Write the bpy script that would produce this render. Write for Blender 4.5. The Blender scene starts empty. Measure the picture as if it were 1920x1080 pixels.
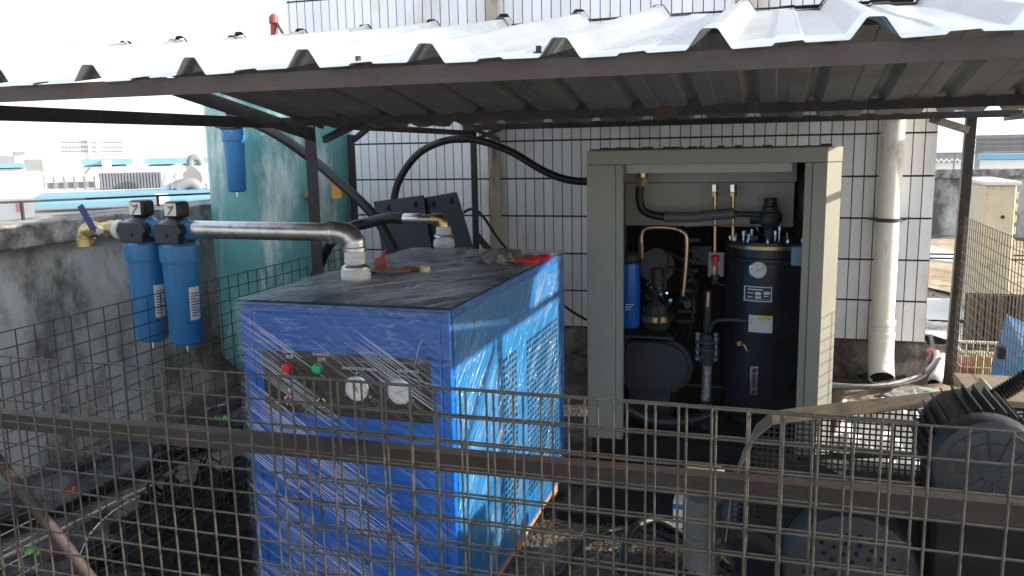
import bpy, math, random
from mathutils import Vector, Matrix
R = math.radians
random.seed(7)
sc = bpy.context.scene
col = sc.collection

# ---------------------------------------------------------------- camera
YAW, PIT, ROL, FPX, CH = R(17.465), R(9.496), R(-1.079), 1578.5, 1.55
cyw, syw = math.cos(YAW), math.sin(YAW)
FW = Vector((-syw*math.cos(PIT), cyw*math.cos(PIT), -math.sin(PIT)))
r0 = Vector((cyw, syw, 0)); u0 = r0.cross(FW)
RT = r0*math.cos(ROL) + u0*math.sin(ROL)
UP = -r0*math.sin(ROL) + u0*math.cos(ROL)
CAM = Vector((0, 0, CH))
cd = bpy.data.cameras.new('camera'); cam = bpy.data.objects.new('camera', cd); col.objects.link(cam)
M = Matrix.Identity(4)
for i in range(3):
    M[i][0], M[i][1], M[i][2], M[i][3] = RT[i], UP[i], -FW[i], CAM[i]
cam.matrix_world = M
cd.sensor_width = 36; cd.lens = FPX/1920*36; cd.clip_start = .02; cd.clip_end = 4000
sc.camera = cam

# ---------------------------------------------------------------- light
SUN_EL, SUN_AZ = R(19.3), R(12)          # azimuth measured from +X towards +Y
LS = Vector((math.cos(SUN_EL)*math.cos(SUN_AZ), math.cos(SUN_EL)*math.sin(SUN_AZ), math.sin(SUN_EL)))
w = bpy.data.worlds.new('World'); sc.world = w; w.use_nodes = True
nt = w.node_tree; nt.nodes.clear()
sky = nt.nodes.new('ShaderNodeTexSky'); sky.sky_type = 'NISHITA'; sky.sun_disc = False
sky.sun_elevation = SUN_EL; sky.sun_rotation = math.pi/2 - SUN_AZ
sky.dust_density = 1.5; sky.air_density = 1.0; sky.ozone_density = 1.5
bg = nt.nodes.new('ShaderNodeBackground'); bg.inputs[1].default_value = .15
wo = nt.nodes.new('ShaderNodeOutputWorld')
mixn = nt.nodes.new('ShaderNodeMix'); mixn.data_type = 'RGBA'; mixn.inputs['Factor'].default_value = .72
mixn.inputs['B'].default_value = (3.2, 3.32, 3.5, 1)      # thin white overcast veil over the blue
nt.links.new(sky.outputs[0], mixn.inputs['A']); nt.links.new(mixn.outputs['Result'], bg.inputs[0]); nt.links.new(bg.outputs[0], wo.inputs[0])
sl = bpy.data.lights.new('sun', 'SUN'); sl.energy = 3.1; sl.angle = R(.5); sl.color = (1, .9, .76)
so = bpy.data.objects.new('sun', sl); col.objects.link(so)
so.rotation_euler = (-LS).to_track_quat('-Z', 'Y').to_euler()
sc.view_settings.view_transform = 'Standard'; sc.view_settings.look = 'None'
sc.view_settings.exposure = 1.68; sc.view_settings.gamma = 1; sc.view_settings.use_curve_mapping = False
sc.cycles.max_bounces = 8; sc.cycles.transparent_max_bounces = 12

def W(px, py, ax, val):
    """point on the real plane ax=val seen at this place of the photograph (1920x1080)"""
    d = FW + RT*((px-960)/FPX) - UP*((py-540)/FPX)
    i = 'xyz'.index(ax)
    return CAM + d*((val-CAM[i])/d[i])

# ---------------------------------------------------------------- mesh builder
class MB:
    def __init__(s): s.v = []; s.f = []; s.uv = None
    def add(s, vs, fs):
        n = len(s.v); s.v += [Vector(v) for v in vs]; s.f += [[i+n for i in f] for f in fs]; return s
    def box(s, a, b, M=None):
        x0, y0, z0 = a; x1, y1, z1 = b
        vs = [Vector(p) for p in ((x0,y0,z0),(x1,y0,z0),(x1,y1,z0),(x0,y1,z0),(x0,y0,z1),(x1,y0,z1),(x1,y1,z1),(x0,y1,z1))]
        if M: vs = [M @ v for v in vs]
        return s.add(vs, [(0,3,2,1),(4,5,6,7),(0,1,5,4),(1,2,6,5),(2,3,7,6),(3,0,4,7)])
    def bar(s, p, q, wd, ht, up=Vector((0,0,1))):
        p, q = Vector(p), Vector(q); d = (q-p).normalized(); sd = d.cross(up)
        if sd.length < 1e-3: sd = d.cross(Vector((0,1,0)))
        sd.normalize(); u = sd.cross(d)
        vs = []
        for c in (p, q):
            for a, b in ((-1,-1),(1,-1),(1,1),(-1,1)): vs.append(c + sd*(a*wd/2) + u*(b*ht/2))
        return s.add(vs, [(0,1,2,3),(4,7,6,5),(0,4,5,1),(1,5,6,2),(2,6,7,3),(3,7,4,0)])
    def angle(s, p, q, leg, th, side, up=Vector((0,0,1))):
        """angle iron: vertical leg (face towards 'side'), plus a flat leg on top"""
        p, q = Vector(p), Vector(q); sd = Vector(side)
        s.bar(p - up*leg/2, q - up*leg/2, th, leg)
        off = -sd*(leg/2+th/2)
        return s.bar(p - up*th/2 + off, q - up*th/2 + off, leg-.0005, th)
    def cyl(s, p, q, r, r2=None, n=16, caps=True):
        p, q = Vector(p), Vector(q); r2 = r if r2 is None else r2
        d = (q-p).normalized(); a = d.orthogonal().normalized(); b = d.cross(a)
        vs = []
        for c, rr in ((p, r), (q, r2)):
            for k in range(n):
                t = 2*math.pi*k/n; vs.append(c + a*math.cos(t)*rr + b*math.sin(t)*rr)
        fs = [(k, (k+1) % n, n+(k+1) % n, n+k) for k in range(n)]
        if caps: fs += [tuple(range(n))[::-1], tuple(range(n, 2*n))]
        return s.add(vs, fs)
    def lathe(s, o, ax, prof, n=24):
        """prof: list of (distance along ax, radius)"""
        o, d = Vector(o), Vector(ax).normalized(); a = d.orthogonal().normalized(); b = d.cross(a)
        vs = []; m = len(prof)
        for h, r in prof:
            for k in range(n):
                t = 2*math.pi*k/n; vs.append(o + d*h + (a*math.cos(t) + b*math.sin(t))*max(r, 1e-4))
        fs = [(i*n+k, i*n+(k+1) % n, (i+1)*n+(k+1) % n, (i+1)*n+k) for i in range(m-1) for k in range(n)]
        fs += [tuple(range(n))[::-1], tuple(range((m-1)*n, m*n))]
        return s.add(vs, fs)
    def tube(s, pts, r, n=10, smooth=3, caps=True, rf=None):
        P = [Vector(p) for p in pts]
        if smooth and len(P) > 2:
            Q = []
            for i in range(len(P)-1):
                a, b, c, d = P[max(i-1, 0)], P[i], P[i+1], P[min(i+2, len(P)-1)]
                for k in range(smooth):
                    t = k/smooth
                    Q.append(.5*((2*b) + (c-a)*t + (2*a-5*b+4*c-d)*t*t + (3*b-a-3*c+d)*t**3))
            Q.append(P[-1]); P = Q
        vs = []; prev = None
        for i, p in enumerate(P):
            d = (P[min(i+1, len(P)-1)] - P[max(i-1, 0)]).normalized()
            a = d.orthogonal().normalized() if prev is None else (prev - d*prev.dot(d)).normalized()
            prev = a; b = d.cross(a)
            rr = rf(i, len(P)) if rf else r
            for k in range(n):
                t = 2*math.pi*k/n; vs.append(p + (a*math.cos(t) + b*math.sin(t))*rr)
        m = len(P)
        fs = [(i*n+k, i*n+(k+1) % n, (i+1)*n+(k+1) % n, (i+1)*n+k) for i in range(m-1) for k in range(n)]
        if caps: fs += [tuple(range(n))[::-1], tuple(range((m-1)*n, m*n))]
        return s.add(vs, fs)
    def prism(s, outline, d):
        """outline: list of points (planar), extruded by vector d"""
        d = Vector(d); n = len(outline); vs = [Vector(p) for p in outline]; vs += [p+d for p in vs]
        return s.add(vs, [tuple(range(n)), tuple(range(n, 2*n))[::-1]] + [(k, n+k, n+(k+1) % n, (k+1) % n) for k in range(n)])
    def grid(s, fn, nu, nv):
        vs = [fn(i/nu, j/nv) for j in range(nv+1) for i in range(nu+1)]
        fs = [(j*(nu+1)+i, j*(nu+1)+i+1, (j+1)*(nu+1)+i+1, (j+1)*(nu+1)+i) for j in range(nv) for i in range(nu)]
        return s.add(vs, fs)
    def build(s, name, m, parent=None, base=None, smooth=True, bevel=0, solid=0, label=None):
        if parent is not None: base = Vector(parent['_b']) if parent.get('_b') else Vector(parent.location)
        base = Vector(base) if base is not None else Vector((0, 0, 0))
        me = bpy.data.meshes.new(name)
        me.from_pydata([tuple(v-base) for v in s.v], [], s.f)
        import bmesh
        if s.uv is None:
            bm = bmesh.new(); bm.from_mesh(me); bmesh.ops.recalc_face_normals(bm, faces=bm.faces); bm.to_mesh(me); bm.free()
        else:
            ul = me.uv_layers.new(name='UVMap')
            for lp in me.loops: ul.data[lp.index].uv = s.uv[lp.vertex_index]
        if smooth:
            me.shade_smooth(); me.set_sharp_from_angle(angle=R(35))
        me.materials.append(m)
        o = bpy.data.objects.new(name, me); col.objects.link(o)
        if parent is None: o.location = base
        else:
            o.parent = parent
            o['_b'] = tuple(base)
        if bevel:
            b = o.modifiers.new('bevel', 'BEVEL'); b.width = bevel; b.segments = 2; b.limit_method = 'ANGLE'
        if solid:
            b = o.modifiers.new('solid', 'SOLIDIFY'); b.thickness = solid; b.offset = 0
        if label: o['label'] = label
        return o

def tag(o, label, cat, group=None, kind=None):
    o['label'] = label; o['category'] = cat
    if group: o['group'] = group
    if kind: o['kind'] = kind
    return o
def struct(o): o['kind'] = 'structure'; return o
def thing(name, base, label, cat, group=None):
    o = bpy.data.objects.new(name, None); col.objects.link(o); o.location = Vector(base); o.empty_display_size = .1
    o['_b'] = tuple(Vector(base))
    return tag(o, label, cat, group)
def copy_thing(root, loc, label):
    c = root.copy(); col.objects.link(c); c.location = loc; c['label'] = label
    for ch in [o for o in bpy.data.objects if o.parent == root]:
        d = ch.copy(); col.objects.link(d); d.parent = c
        for g in [o for o in bpy.data.objects if o.parent == ch]:
            e = g.copy(); col.objects.link(e); e.parent = d
    return c
def text(body, loc, size, m, parent, rot, name='lettering', align='CENTER', ext=.0006):
    cu = bpy.data.curves.new(name, 'FONT'); cu.body = body; cu.size = size; cu.align_x = align; cu.extrude = ext
    to = bpy.data.objects.new('tmp', cu); col.objects.link(to)
    dg = bpy.context.evaluated_depsgraph_get()
    me = bpy.data.meshes.new_from_object(to.evaluated_get(dg)); bpy.data.objects.remove(to)
    me.transform(Matrix.Translation(Vector(loc) - Vector(parent['_b'])) @ rot.to_4x4())
    me.materials.clear(); me.materials.append(m)
    o = bpy.data.objects.new(name, me); col.objects.link(o); o.parent = parent; o['_b'] = tuple(parent['_b'])
    return o
FRONT = Matrix.Rotation(R(90), 3, 'X')           # lettering on a face that looks towards -Y

# ---------------------------------------------------------------- materials
def nn(nt, t, **kw):
    n = nt.nodes.new(t)
    for k, v in kw.items(): setattr(n, k, v)
    return n
def pm(name, c, rough=.6, metal=0, var=.18, scale=6, bump=.15, bscale=60, dirt=None, spec=.5, rvar=.12, stretch=(1, 1, 1), c2=None, island=0, coat=0):
    m = bpy.data.materials.new(name); m.use_nodes = True; t = m.node_tree; L = t.links.new
    p = t.nodes['Principled BSDF']; p.inputs['Metallic'].default_value = metal
    p.inputs['Specular IOR Level'].default_value = spec; p.inputs['Coat Weight'].default_value = coat
    tc = nn(t, 'ShaderNodeTexCoord'); mp = nn(t, 'ShaderNodeMapping'); mp.inputs['Scale'].default_value = stretch
    L(tc.outputs['Object'], mp.inputs[0])
    n1 = nn(t, 'ShaderNodeTexNoise'); n1.inputs['Scale'].default_value = scale; n1.inputs['Detail'].default_value = 6; n1.inputs['Roughness'].default_value = .6
    L(mp.outputs[0], n1.inputs[0])
    cr = nn(t, 'ShaderNodeValToRGB')
    a = tuple(max(0, x*(1-var)) for x in c) + (1,); b = tuple(min(1, x*(1+var)) for x in (c2 or c)) + (1,)
    cr.color_ramp.elements[0].position = .34; cr.color_ramp.elements[1].position = .66
    cr.color_ramp.elements[0].color = a; cr.color_ramp.elements[1].color = b
    L(n1.outputs[0], cr.inputs[0]); out = cr.outputs[0]
    if dirt:
        dc, amt, ds = dirt[:3]; ds2 = dirt[3] if len(dirt) > 3 else (1, 1, 1)
        mp2 = nn(t, 'ShaderNodeMapping'); mp2.inputs['Scale'].default_value = ds2; mp2.inputs['Location'].default_value = (3.1, 1.7, 5.3)
        L(tc.outputs['Object'], mp2.inputs[0])
        n2 = nn(t, 'ShaderNodeTexNoise'); n2.inputs['Scale'].default_value = ds; n2.inputs['Detail'].default_value = 8; n2.inputs['Roughness'].default_value = .68
        L(mp2.outputs[0], n2.inputs[0])
        r2 = nn(t, 'ShaderNodeValToRGB'); r2.color_ramp.elements[0].position = 1-amt-.08 if amt < 1 else .3; r2.color_ramp.elements[1].position = min(1, 1-amt+.08)
        L(n2.outputs[0], r2.inputs[0])
        mx = nn(t, 'ShaderNodeMix', data_type='RGBA'); mx.inputs['B'].default_value = tuple(dc)+(1,)
        L(r2.outputs[0], mx.inputs['Factor']); L(out, mx.inputs['A']); out = mx.outputs['Result']
    if island:
        g = nn(t, 'ShaderNodeNewGeometry'); hs = nn(t, 'ShaderNodeHueSaturation'); ma = nn(t, 'ShaderNodeMapRange')
        ma.inputs['To Min'].default_value = 1-island; ma.inputs['To Max'].default_value = 1+island*.5
        L(g.outputs['Random Per Island'], ma.inputs[0]); L(ma.outputs[0], hs.inputs['Value']); L(out, hs.inputs['Color']); out = hs.outputs[0]
    L(out, p.inputs['Base Color'])
    mr = nn(t, 'ShaderNodeMapRange'); mr.inputs['To Min'].default_value = max(.03, rough-rvar); mr.inputs['To Max'].default_value = min(1, rough+rvar)
    L(n1.outputs[0], mr.inputs[0]); L(mr.outputs[0], p.inputs['Roughness'])
    if bump:
        n3 = nn(t, 'ShaderNodeTexNoise'); n3.inputs['Scale'].default_value = bscale; n3.inputs['Detail'].default_value = 5
        L(mp.outputs[0], n3.inputs[0])
        bp = nn(t, 'ShaderNodeBump'); bp.inputs['Strength'].default_value = bump; bp.inputs['Distance'].default_value = .01
        L(n3.outputs[0], bp.inputs['Height']); L(bp.outputs[0], p.inputs['Normal'])
    return m

mt = {}
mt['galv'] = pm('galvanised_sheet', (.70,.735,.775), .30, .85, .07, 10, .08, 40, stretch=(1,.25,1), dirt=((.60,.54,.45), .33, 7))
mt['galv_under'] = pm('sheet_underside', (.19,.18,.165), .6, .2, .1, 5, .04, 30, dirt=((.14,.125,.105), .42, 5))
mt['brown_iron'] = pm('rusty_brown_iron', (.052,.038,.035), .6, .1, .25, 9, .25, 80, dirt=((.085,.045,.034), .38, 10))
mt['dark_iron'] = pm('dark_iron', (.026,.024,.027), .6, .2, .3, 9, .25, 80, dirt=((.08,.045,.03), .4, 12))
mt['wire'] = pm('weathered_wire', (.078,.072,.060), .48, .45, .3, 25, .2, 200, dirt=((.13,.075,.045), .36, 18))
mt['wire_dark'] = pm('dark_wire', (.06,.055,.055), .55, .4, .3, 20, .2, 200)
mt['concrete'] = pm('stained_concrete', (.43,.43,.42), .9, 0, .22, 2.0, .5, 45, dirt=((.10,.10,.09), .455, 2.1, (1,1,.6)))
mt['cap'] = pm('cap_concrete', (.30,.295,.28), .9, 0, .3, 12, .8, 70, dirt=((.10,.095,.09), .48, 9))
mt['plinth'] = pm('cement_plinth', (.25,.235,.21), .9, 0, .3, 7, .8, 60, dirt=((.07,.062,.05), .5, 6))
mt['tile'] = pm('glazed_tile', (.85,.85,.885), .25, 0, .05, 1.2, .04, 20, island=.09, dirt=((.60,.53,.44), .40, 1.8, (1,1,.4)))
mt['grout'] = pm('dark_grout', (.035,.035,.04), .9, 0, .2, 30, .3, 90)
mt['wallside'] = pm('wall_side', (.5,.48,.44), .8, 0, .15, 6, .3, 60)
mt['pvc'] = pm('white_pvc', (.78,.76,.69), .38, 0, .07, 5, .05, 60, dirt=((.36,.29,.2), .36, 9, (1,1,.25)))
mt['pvc_old'] = pm('old_cream_pipe', (.42,.37,.29), .6, 0, .15, 5, .1, 60, dirt=((.22,.1,.04), .42, 8, (1,1,.3)))
mt['deep'] = pm('near_black', (.008,.009,.011), .7, 0, .4, 9, .25, 60, dirt=((.03,.025,.02), .36, 8), spec=.2)  # near-black for the motor foot and crankcase
mt['dull'] = pm('dull_steel', (.30,.29,.27), .42, .8, .2, 20, .1, 80)
mt['black'] = pm('black_rubber', (.011,.011,.013), .45, 0, .3, 30, .15, 200)
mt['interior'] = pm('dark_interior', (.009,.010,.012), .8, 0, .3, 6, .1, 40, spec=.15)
mt['cab'] = pm('grey_cabinet_paint', (.26,.258,.215), .42, 0, .05, 4, .05, 160, dirt=((.2,.18,.14), .3, 10))
mt['cab_in'] = pm('grey_inner_paint', (.38,.37,.33), .5, 0, .06, 5, .05, 160)
mt['tanknavy'] = pm('navy_black_paint', (.008,.011,.019), .3, 0, .15, 6, .06, 90)
mt['housing'] = pm('navy_housing_paint', (.013,.018,.032), .42, 0, .15, 8, .2, 60)
mt['brass'] = pm('brass', (.62,.42,.2), .32, 1, .12, 20, .1, 80)
mt['brass_old'] = pm('yellow_zinc', (.50,.40,.17), .38, .9, .2, 20, .15, 60, dirt=((.25,.2,.12), .4, 20))
mt['copper'] = pm('copper_tube', (.62,.36,.2), .3, 1, .15, 12, .06, 80)
mt['steel'] = pm('galvanised_pipe_steel', (.50,.50,.51), .3, .95, .12, 14, .1, 60, dirt=((.25,.24,.24), .36, 22))
mt['chrome'] = pm('bright_steel', (.75,.75,.75), .18, 1, .1, 20, .03, 60)
mt['ptfe'] = pm('white_sealing_tape', (.72,.72,.73), .45, 0, .12, 12, .5, 50, stretch=(1,1,5))
mt['teal'] = pm('teal_tank_paint', (.085,.27,.275), .42, 0, .2, 3, .1, 50, dirt=((.55,.62,.62), .425, 4.5, (1,1,.26)))
mt['filt'] = pm('blue_filter_paint', (.020,.17,.40), .36, 0, .07, 8, .05, 120, dirt=((.05,.13,.24), .36, 9))
mt['filt2'] = pm('spin_on_filter_blue', (.0,.10,.48), .32, 0, .06, 8, .02, 120)
mt['blkplas'] = pm('black_plastic', (.013,.016,.026), .42, 0, .15, 20, .1, 150)
mt['dry_front'] = pm('dryer_blue', (.001,.125,.52), .28, 0, .06, 5, .04, 120)
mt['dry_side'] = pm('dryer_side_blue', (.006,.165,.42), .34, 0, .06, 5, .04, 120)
mt['dry_top'] = pm('dryer_top_blue', (.045,.12,.30), .2, 0, .3, 5, .05, 60)  # bright reflections on the dryer top put into a paler blue
mt['panel'] = pm('dark_panel', (.018,.014,.012), .38, 0, .15, 5, .04, 80)
mt['white'] = pm('white_print', (.8,.8,.8), .5, 0, .03, 9, 0)
mt['paper'] = pm('white_paper', (.75,.75,.73), .7, 0, .06, 30, .05, 60)
mt['ink'] = pm('dark_ink', (.04,.045,.08), .6, 0, .1, 20, 0)
mt['red'] = pm('red_plastic', (.60,.02,.03), .35, 0, .12, 12, .05, 90)
mt['green'] = pm('green_plastic', (.01,.42,.15), .35, 0, .12, 12, .05, 90)
mt['yellow'] = pm('yellow_print', (.75,.6,.05), .5, 0, .05, 12, 0)
mt['wood'] = pm('skid_wood', (.33,.2,.11), .8, 0, .3, 12, .3, 60, stretch=(6,1,6))
mt['tan'] = pm('tan_painted_steel', (.26,.20,.135), .6, 0, .15, 12, .1, 80, dirt=((.13,.1,.07), .4, 12))
mt['grey_mc'] = pm('grey_casting', (.026,.030,.037), .5, .1, .25, 10, .25, 60, dirt=((.07,.058,.045), .38, 9))
mt['cream'] = pm('cream_paint', (.62,.54,.38), .5, 0, .08, 6, .08, 60, dirt=((.3,.24,.15), .36, 8))
mt['navyplate'] = pm('navy_sheet_metal', (.012,.023,.045), .42, 0, .1, 5, .05, 60)
mt['blueplate'] = pm('blue_sheet_metal', (.035,.14,.30), .42, 0, .1, 5, .05, 60)
mt['bw'] = pm('white_render', (.70,.70,.69), .8, 0, .04, .5, 0)
mt['bg_grey'] = pm('grey_cladding', (.23,.235,.24), .7, .2, .12, .6, 0)
mt['bg_blue'] = pm('blue_roof_sheet', (.13,.30,.46), .6, 0, .08, .5, 0)
mt['bg_teal'] = pm('teal_roof_sheet', (.15,.33,.39), .6, 0, .12, .3, 0)
mt['bg_tan'] = pm('gravel_roof', (.24,.23,.21), .9, 0, .12, .6, 0)
mt['bg_dark'] = pm('window_grey', (.16,.17,.19), .5, 0, .1, .6, 0)
mt['tarp'] = pm('dark_tarpaulin', (.022,.025,.032), .5, 0, .35, 7, .5, 14, dirt=((.085,.088,.09), .42, 5))
mt['leather'] = pm('brown_leather', (.24,.11,.05), .6, 0, .3, 18, .4, 70)
mt['redleather'] = pm('red_brown_scrap', (.36,.05,.02), .55, 0, .2, 18, .3, 70)
mt['glove'] = pm('grey_knit', (.16,.15,.145), .9, 0, .45, 28, .8, 180, dirt=((.5,.47,.42), .4, 30))
mt['gloved'] = pm('cream_knit', (.62,.55,.45), .9, 0, .1, 28, .6, 180)
mt['redknit'] = pm('red_knit', (.6,.03,.04), .85, 0, .15, 30, .6, 180)

# ground with debris colour
def ground_mat():
    m = pm('roof_deck_ground', (.11,.078,.048), .9, 0, .3, 1.3, .9, 45, dirt=((.05,.04,.03), .5, 3.3), c2=(.17,.125,.08))
    t = m.node_tree; L = t.links.new; p = t.nodes['Principled BSDF']
    tc = nn(t, 'ShaderNodeTexCoord'); v = nn(t, 'ShaderNodeTexVoronoi'); v.inputs['Scale'].default_value = 55
    L(tc.outputs['Object'], v.inputs['Vector'])
    old = p.inputs['Base Color'].links[0].from_socket
    mx = nn(t, 'ShaderNodeMix', data_type='RGBA', blend_type='OVERLAY'); mx.inputs['Factor'].default_value = .35
    L(old, mx.inputs['A']); L(v.outputs['Color'], mx.inputs['B'])
    hs = nn(t, 'ShaderNodeHueSaturation'); hs.inputs['Saturation'].default_value = .3; L(mx.outputs['Result'], hs.inputs['Color'])
    L(hs.outputs[0], p.inputs['Base Color'])
    bp = nn(t, 'ShaderNodeBump'); bp.inputs['Strength'].default_value = .8; bp.inputs['Distance'].default_value = .012
    L(v.outputs['Distance'], bp.inputs['Height']); L(bp.outputs[0], p.inputs['Normal'])
    return m
mt['ground'] = ground_mat()
mt['sandy'] = pm('straw_coloured_dust', (.42,.33,.22), .95, 0, .25, 4, .8, 40, dirt=((.22,.17,.12), .42, 5))
mt['far_ground'] = pm('far_ground', (.5,.5,.48), .9, 0, .1, .05, 0)

def film_mat(amt=.55, ior=1.42, crease=0, gl_f=.75, cov=0):
    """stretch film: clear, glossy, with folded streaks that are whitish"""
    m = bpy.data.materials.new('stretch_film'); m.use_nodes = True; t = m.node_tree; L = t.links.new
    t.nodes.remove(t.nodes['Principled BSDF']); out = t.nodes['Material Output']
    uv = nn(t, 'ShaderNodeTexCoord')
    facs = []; hts = []
    for rot, sx, sy, lo, hi, det in ((0, .5, 42, .56, .70, 3), (R(13), .8, 95, .57, .68, 2), (R(-24), 1.6, 30, .64, .76, 4)):
        mp = nn(t, 'ShaderNodeMapping'); mp.inputs['Rotation'].default_value = (0, 0, rot); mp2 = nn(t, 'ShaderNodeMapping'); mp2.inputs['Scale'].default_value = (sx, sy, 1)
        L(uv.outputs['UV'], mp.inputs[0]); L(mp.outputs[0], mp2.inputs[0])
        n = nn(t, 'ShaderNodeTexNoise'); n.inputs['Scale'].default_value = 2.2; n.inputs['Detail'].default_value = det; n.inputs['Distortion'].default_value = .25
        L(mp2.outputs[0], n.inputs[0])
        r = nn(t, 'ShaderNodeMapRange'); r.inputs['From Min'].default_value = lo-cov; r.inputs['From Max'].default_value = hi-cov*.6
        L(n.outputs[0], r.inputs[0]); facs.append(r.outputs[0]); hts.append(n.outputs[0])
    big = nn(t, 'ShaderNodeTexNoise'); big.inputs['Scale'].default_value = 3.2; big.inputs['Detail'].default_value = 3
    L(uv.outputs['UV'], big.inputs[0])
    br = nn(t, 'ShaderNodeMapRange'); br.inputs['From Min'].default_value = .36; br.inputs['From Max'].default_value = .62
    L(big.outputs[0], br.inputs[0])
    def mth(op, a, b):
        n = nn(t, 'ShaderNodeMath', operation=op, use_clamp=True)
        for i, x in enumerate((a, b)):
            if isinstance(x, (int, float)): n.inputs[i].default_value = x
            else: L(x, n.inputs[i])
        return n.outputs[0]
    s = mth('MAXIMUM', mth('MAXIMUM', facs[0], mth('MULTIPLY', facs[1], .8)), mth('MULTIPLY', facs[2], .8))
    s = mth('MULTIPLY', s, mth('ADD', mth('MULTIPLY', br.outputs[0], .75), .18))
    if crease:
        sp = nn(t, 'ShaderNodeSeparateXYZ'); L(uv.outputs['Object'], sp.inputs[0])
        zm = nn(t, 'ShaderNodeMapRange', interpolation_type='SMOOTHSTEP'); zm.inputs['From Min'].default_value = .86; zm.inputs['From Max'].default_value = 1.0
        L(sp.outputs['Z'], zm.inputs[0])
        xm = nn(t, 'ShaderNodeMapRange'); xm.inputs['From Min'].default_value = .1; xm.inputs['From Max'].default_value = .36; L(sp.outputs['X'], xm.inputs[0])
        mpc = nn(t, 'ShaderNodeMapping'); mpc.inputs['Scale'].default_value = (2.6, 3.2, 19); mpc.inputs['Rotation'].default_value = (0, R(9), 0); L(uv.outputs['Object'], mpc.inputs[0])
        wn = nn(t, 'ShaderNodeTexNoise'); wn.inputs['Scale'].default_value = 2.2; wn.inputs['Detail'].default_value = 4; L(mpc.outputs[0], wn.inputs[0])
        wa = nn(t, 'ShaderNodeVectorMath', operation='MULTIPLY_ADD'); wa.inputs[1].default_value = (1.1, 1.1, 1.1); L(wn.outputs['Color'], wa.inputs[0]); L(mpc.outputs[0], wa.inputs[2])
        cs = []
        for sc_, wd_ in ((1.0, .03), (2.6, .05)):
            vo = nn(t, 'ShaderNodeTexVoronoi', feature='DISTANCE_TO_EDGE'); vo.inputs['Scale'].default_value = sc_; L(wa.outputs[0], vo.inputs['Vector'])
            vr = nn(t, 'ShaderNodeMapRange'); vr.inputs['From Min'].default_value = wd_; vr.inputs['From Max'].default_value = 0; L(vo.outputs['Distance'], vr.inputs[0]); cs.append(vr.outputs[0])
        cc = mth('MAXIMUM', cs[0], mth('MULTIPLY', cs[1], .6))
        msk = mth('MAXIMUM', zm.outputs[0], mth('MULTIPLY', xm.outputs[0], mth('MULTIPLY', zm.outputs[0], 1)))
        cc = mth('MULTIPLY', cc, mth('ADD', mth('MULTIPLY', msk, crease), mth('MULTIPLY', br.outputs[0], .06)))
        s = mth('MAXIMUM', s, cc)
        haze_f = mth('MULTIPLY', mth('MULTIPLY', big.outputs[0], msk), .25); s = mth('MAXIMUM', s, haze_f)
    hsum = nn(t, 'ShaderNodeMath', operation='ADD'); L(hts[0], hsum.inputs[0]); L(hts[2], hsum.inputs[1])
    bp = nn(t, 'ShaderNodeBump'); bp.inputs['Strength'].default_value = .7; bp.inputs['Distance'].default_value = .012; L(hsum.outputs[0], bp.inputs['Height'])
    tr = nn(t, 'ShaderNodeBsdfTransparent'); gl = nn(t, 'ShaderNodeBsdfGlossy'); gl.inputs['Roughness'].default_value = .09
    L(bp.outputs[0], gl.inputs['Normal'])
    fr = nn(t, 'ShaderNodeFresnel'); fr.inputs['IOR'].default_value = ior; L(bp.outputs[0], fr.inputs['Normal'])
    m1 = nn(t, 'ShaderNodeMixShader'); L(mth('MULTIPLY', fr.outputs[0], gl_f), m1.inputs[0]); L(tr.outputs[0], m1.inputs[1]); L(gl.outputs[0], m1.inputs[2])
    pw = nn(t, 'ShaderNodeBsdfPrincipled'); pw.inputs['Base Color'].default_value = (.62,.66,.75,1); pw.inputs['Roughness'].default_value = .28
    L(bp.outputs[0], pw.inputs['Normal'])
    m2 = nn(t, 'ShaderNodeMixShader'); L(mth('MULTIPLY', s, amt), m2.inputs[0]); L(m1.outputs[0], m2.inputs[1]); L(pw.outputs[0], m2.inputs[2])
    L(m2.outputs[0], out.inputs[0]); return m
mt['film'] = film_mat(.32, 1.42, 1.5); mt['film_side'] = film_mat(.24, 1.45, .9); mt['film_top'] = film_mat(1.0, 1.38, 0, .8, .085)  # film_top: wider white streaks stand for wall and sky reflections
def glass_mat():
    m = bpy.data.materials.new('gauge_glass'); m.use_nodes = True; p = m.node_tree.nodes['Principled BSDF']
    p.inputs['Base Color'].default_value = (.8,.85,.9,1); p.inputs['Roughness'].default_value = .05; p.inputs['Alpha'].default_value = .12
    return m
mt['glass'] = glass_mat()

# ================================================================ SETTING
g = MB()
def gfn(u, v):
    x = -3.45 + u*14.5; y = -2.5 + v*17.6
    return Vector((x, y, .012*math.sin(x*3.1+y*1.7) + .01*math.sin(y*4.3-x*2) if (v > .01) else 0))
g.grid(gfn, 90, 110)
struct(g.build('roof_deck', mt['ground']))
bx = MB(); bx.box((-4.2,-3,-12), (12,15.2,-.06)); tag(bx.build('building_block', mt['bw']), 'pale building block under the roof deck', 'building')
fg = MB(); fg.add([(-1500,-1500,-12),(1500,-1500,-12),(1500,1500,-12),(-1500,1500,-12)], [(0,1,2,3)])
struct(fg.build('ground', mt['far_ground'], smooth=False))
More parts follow.
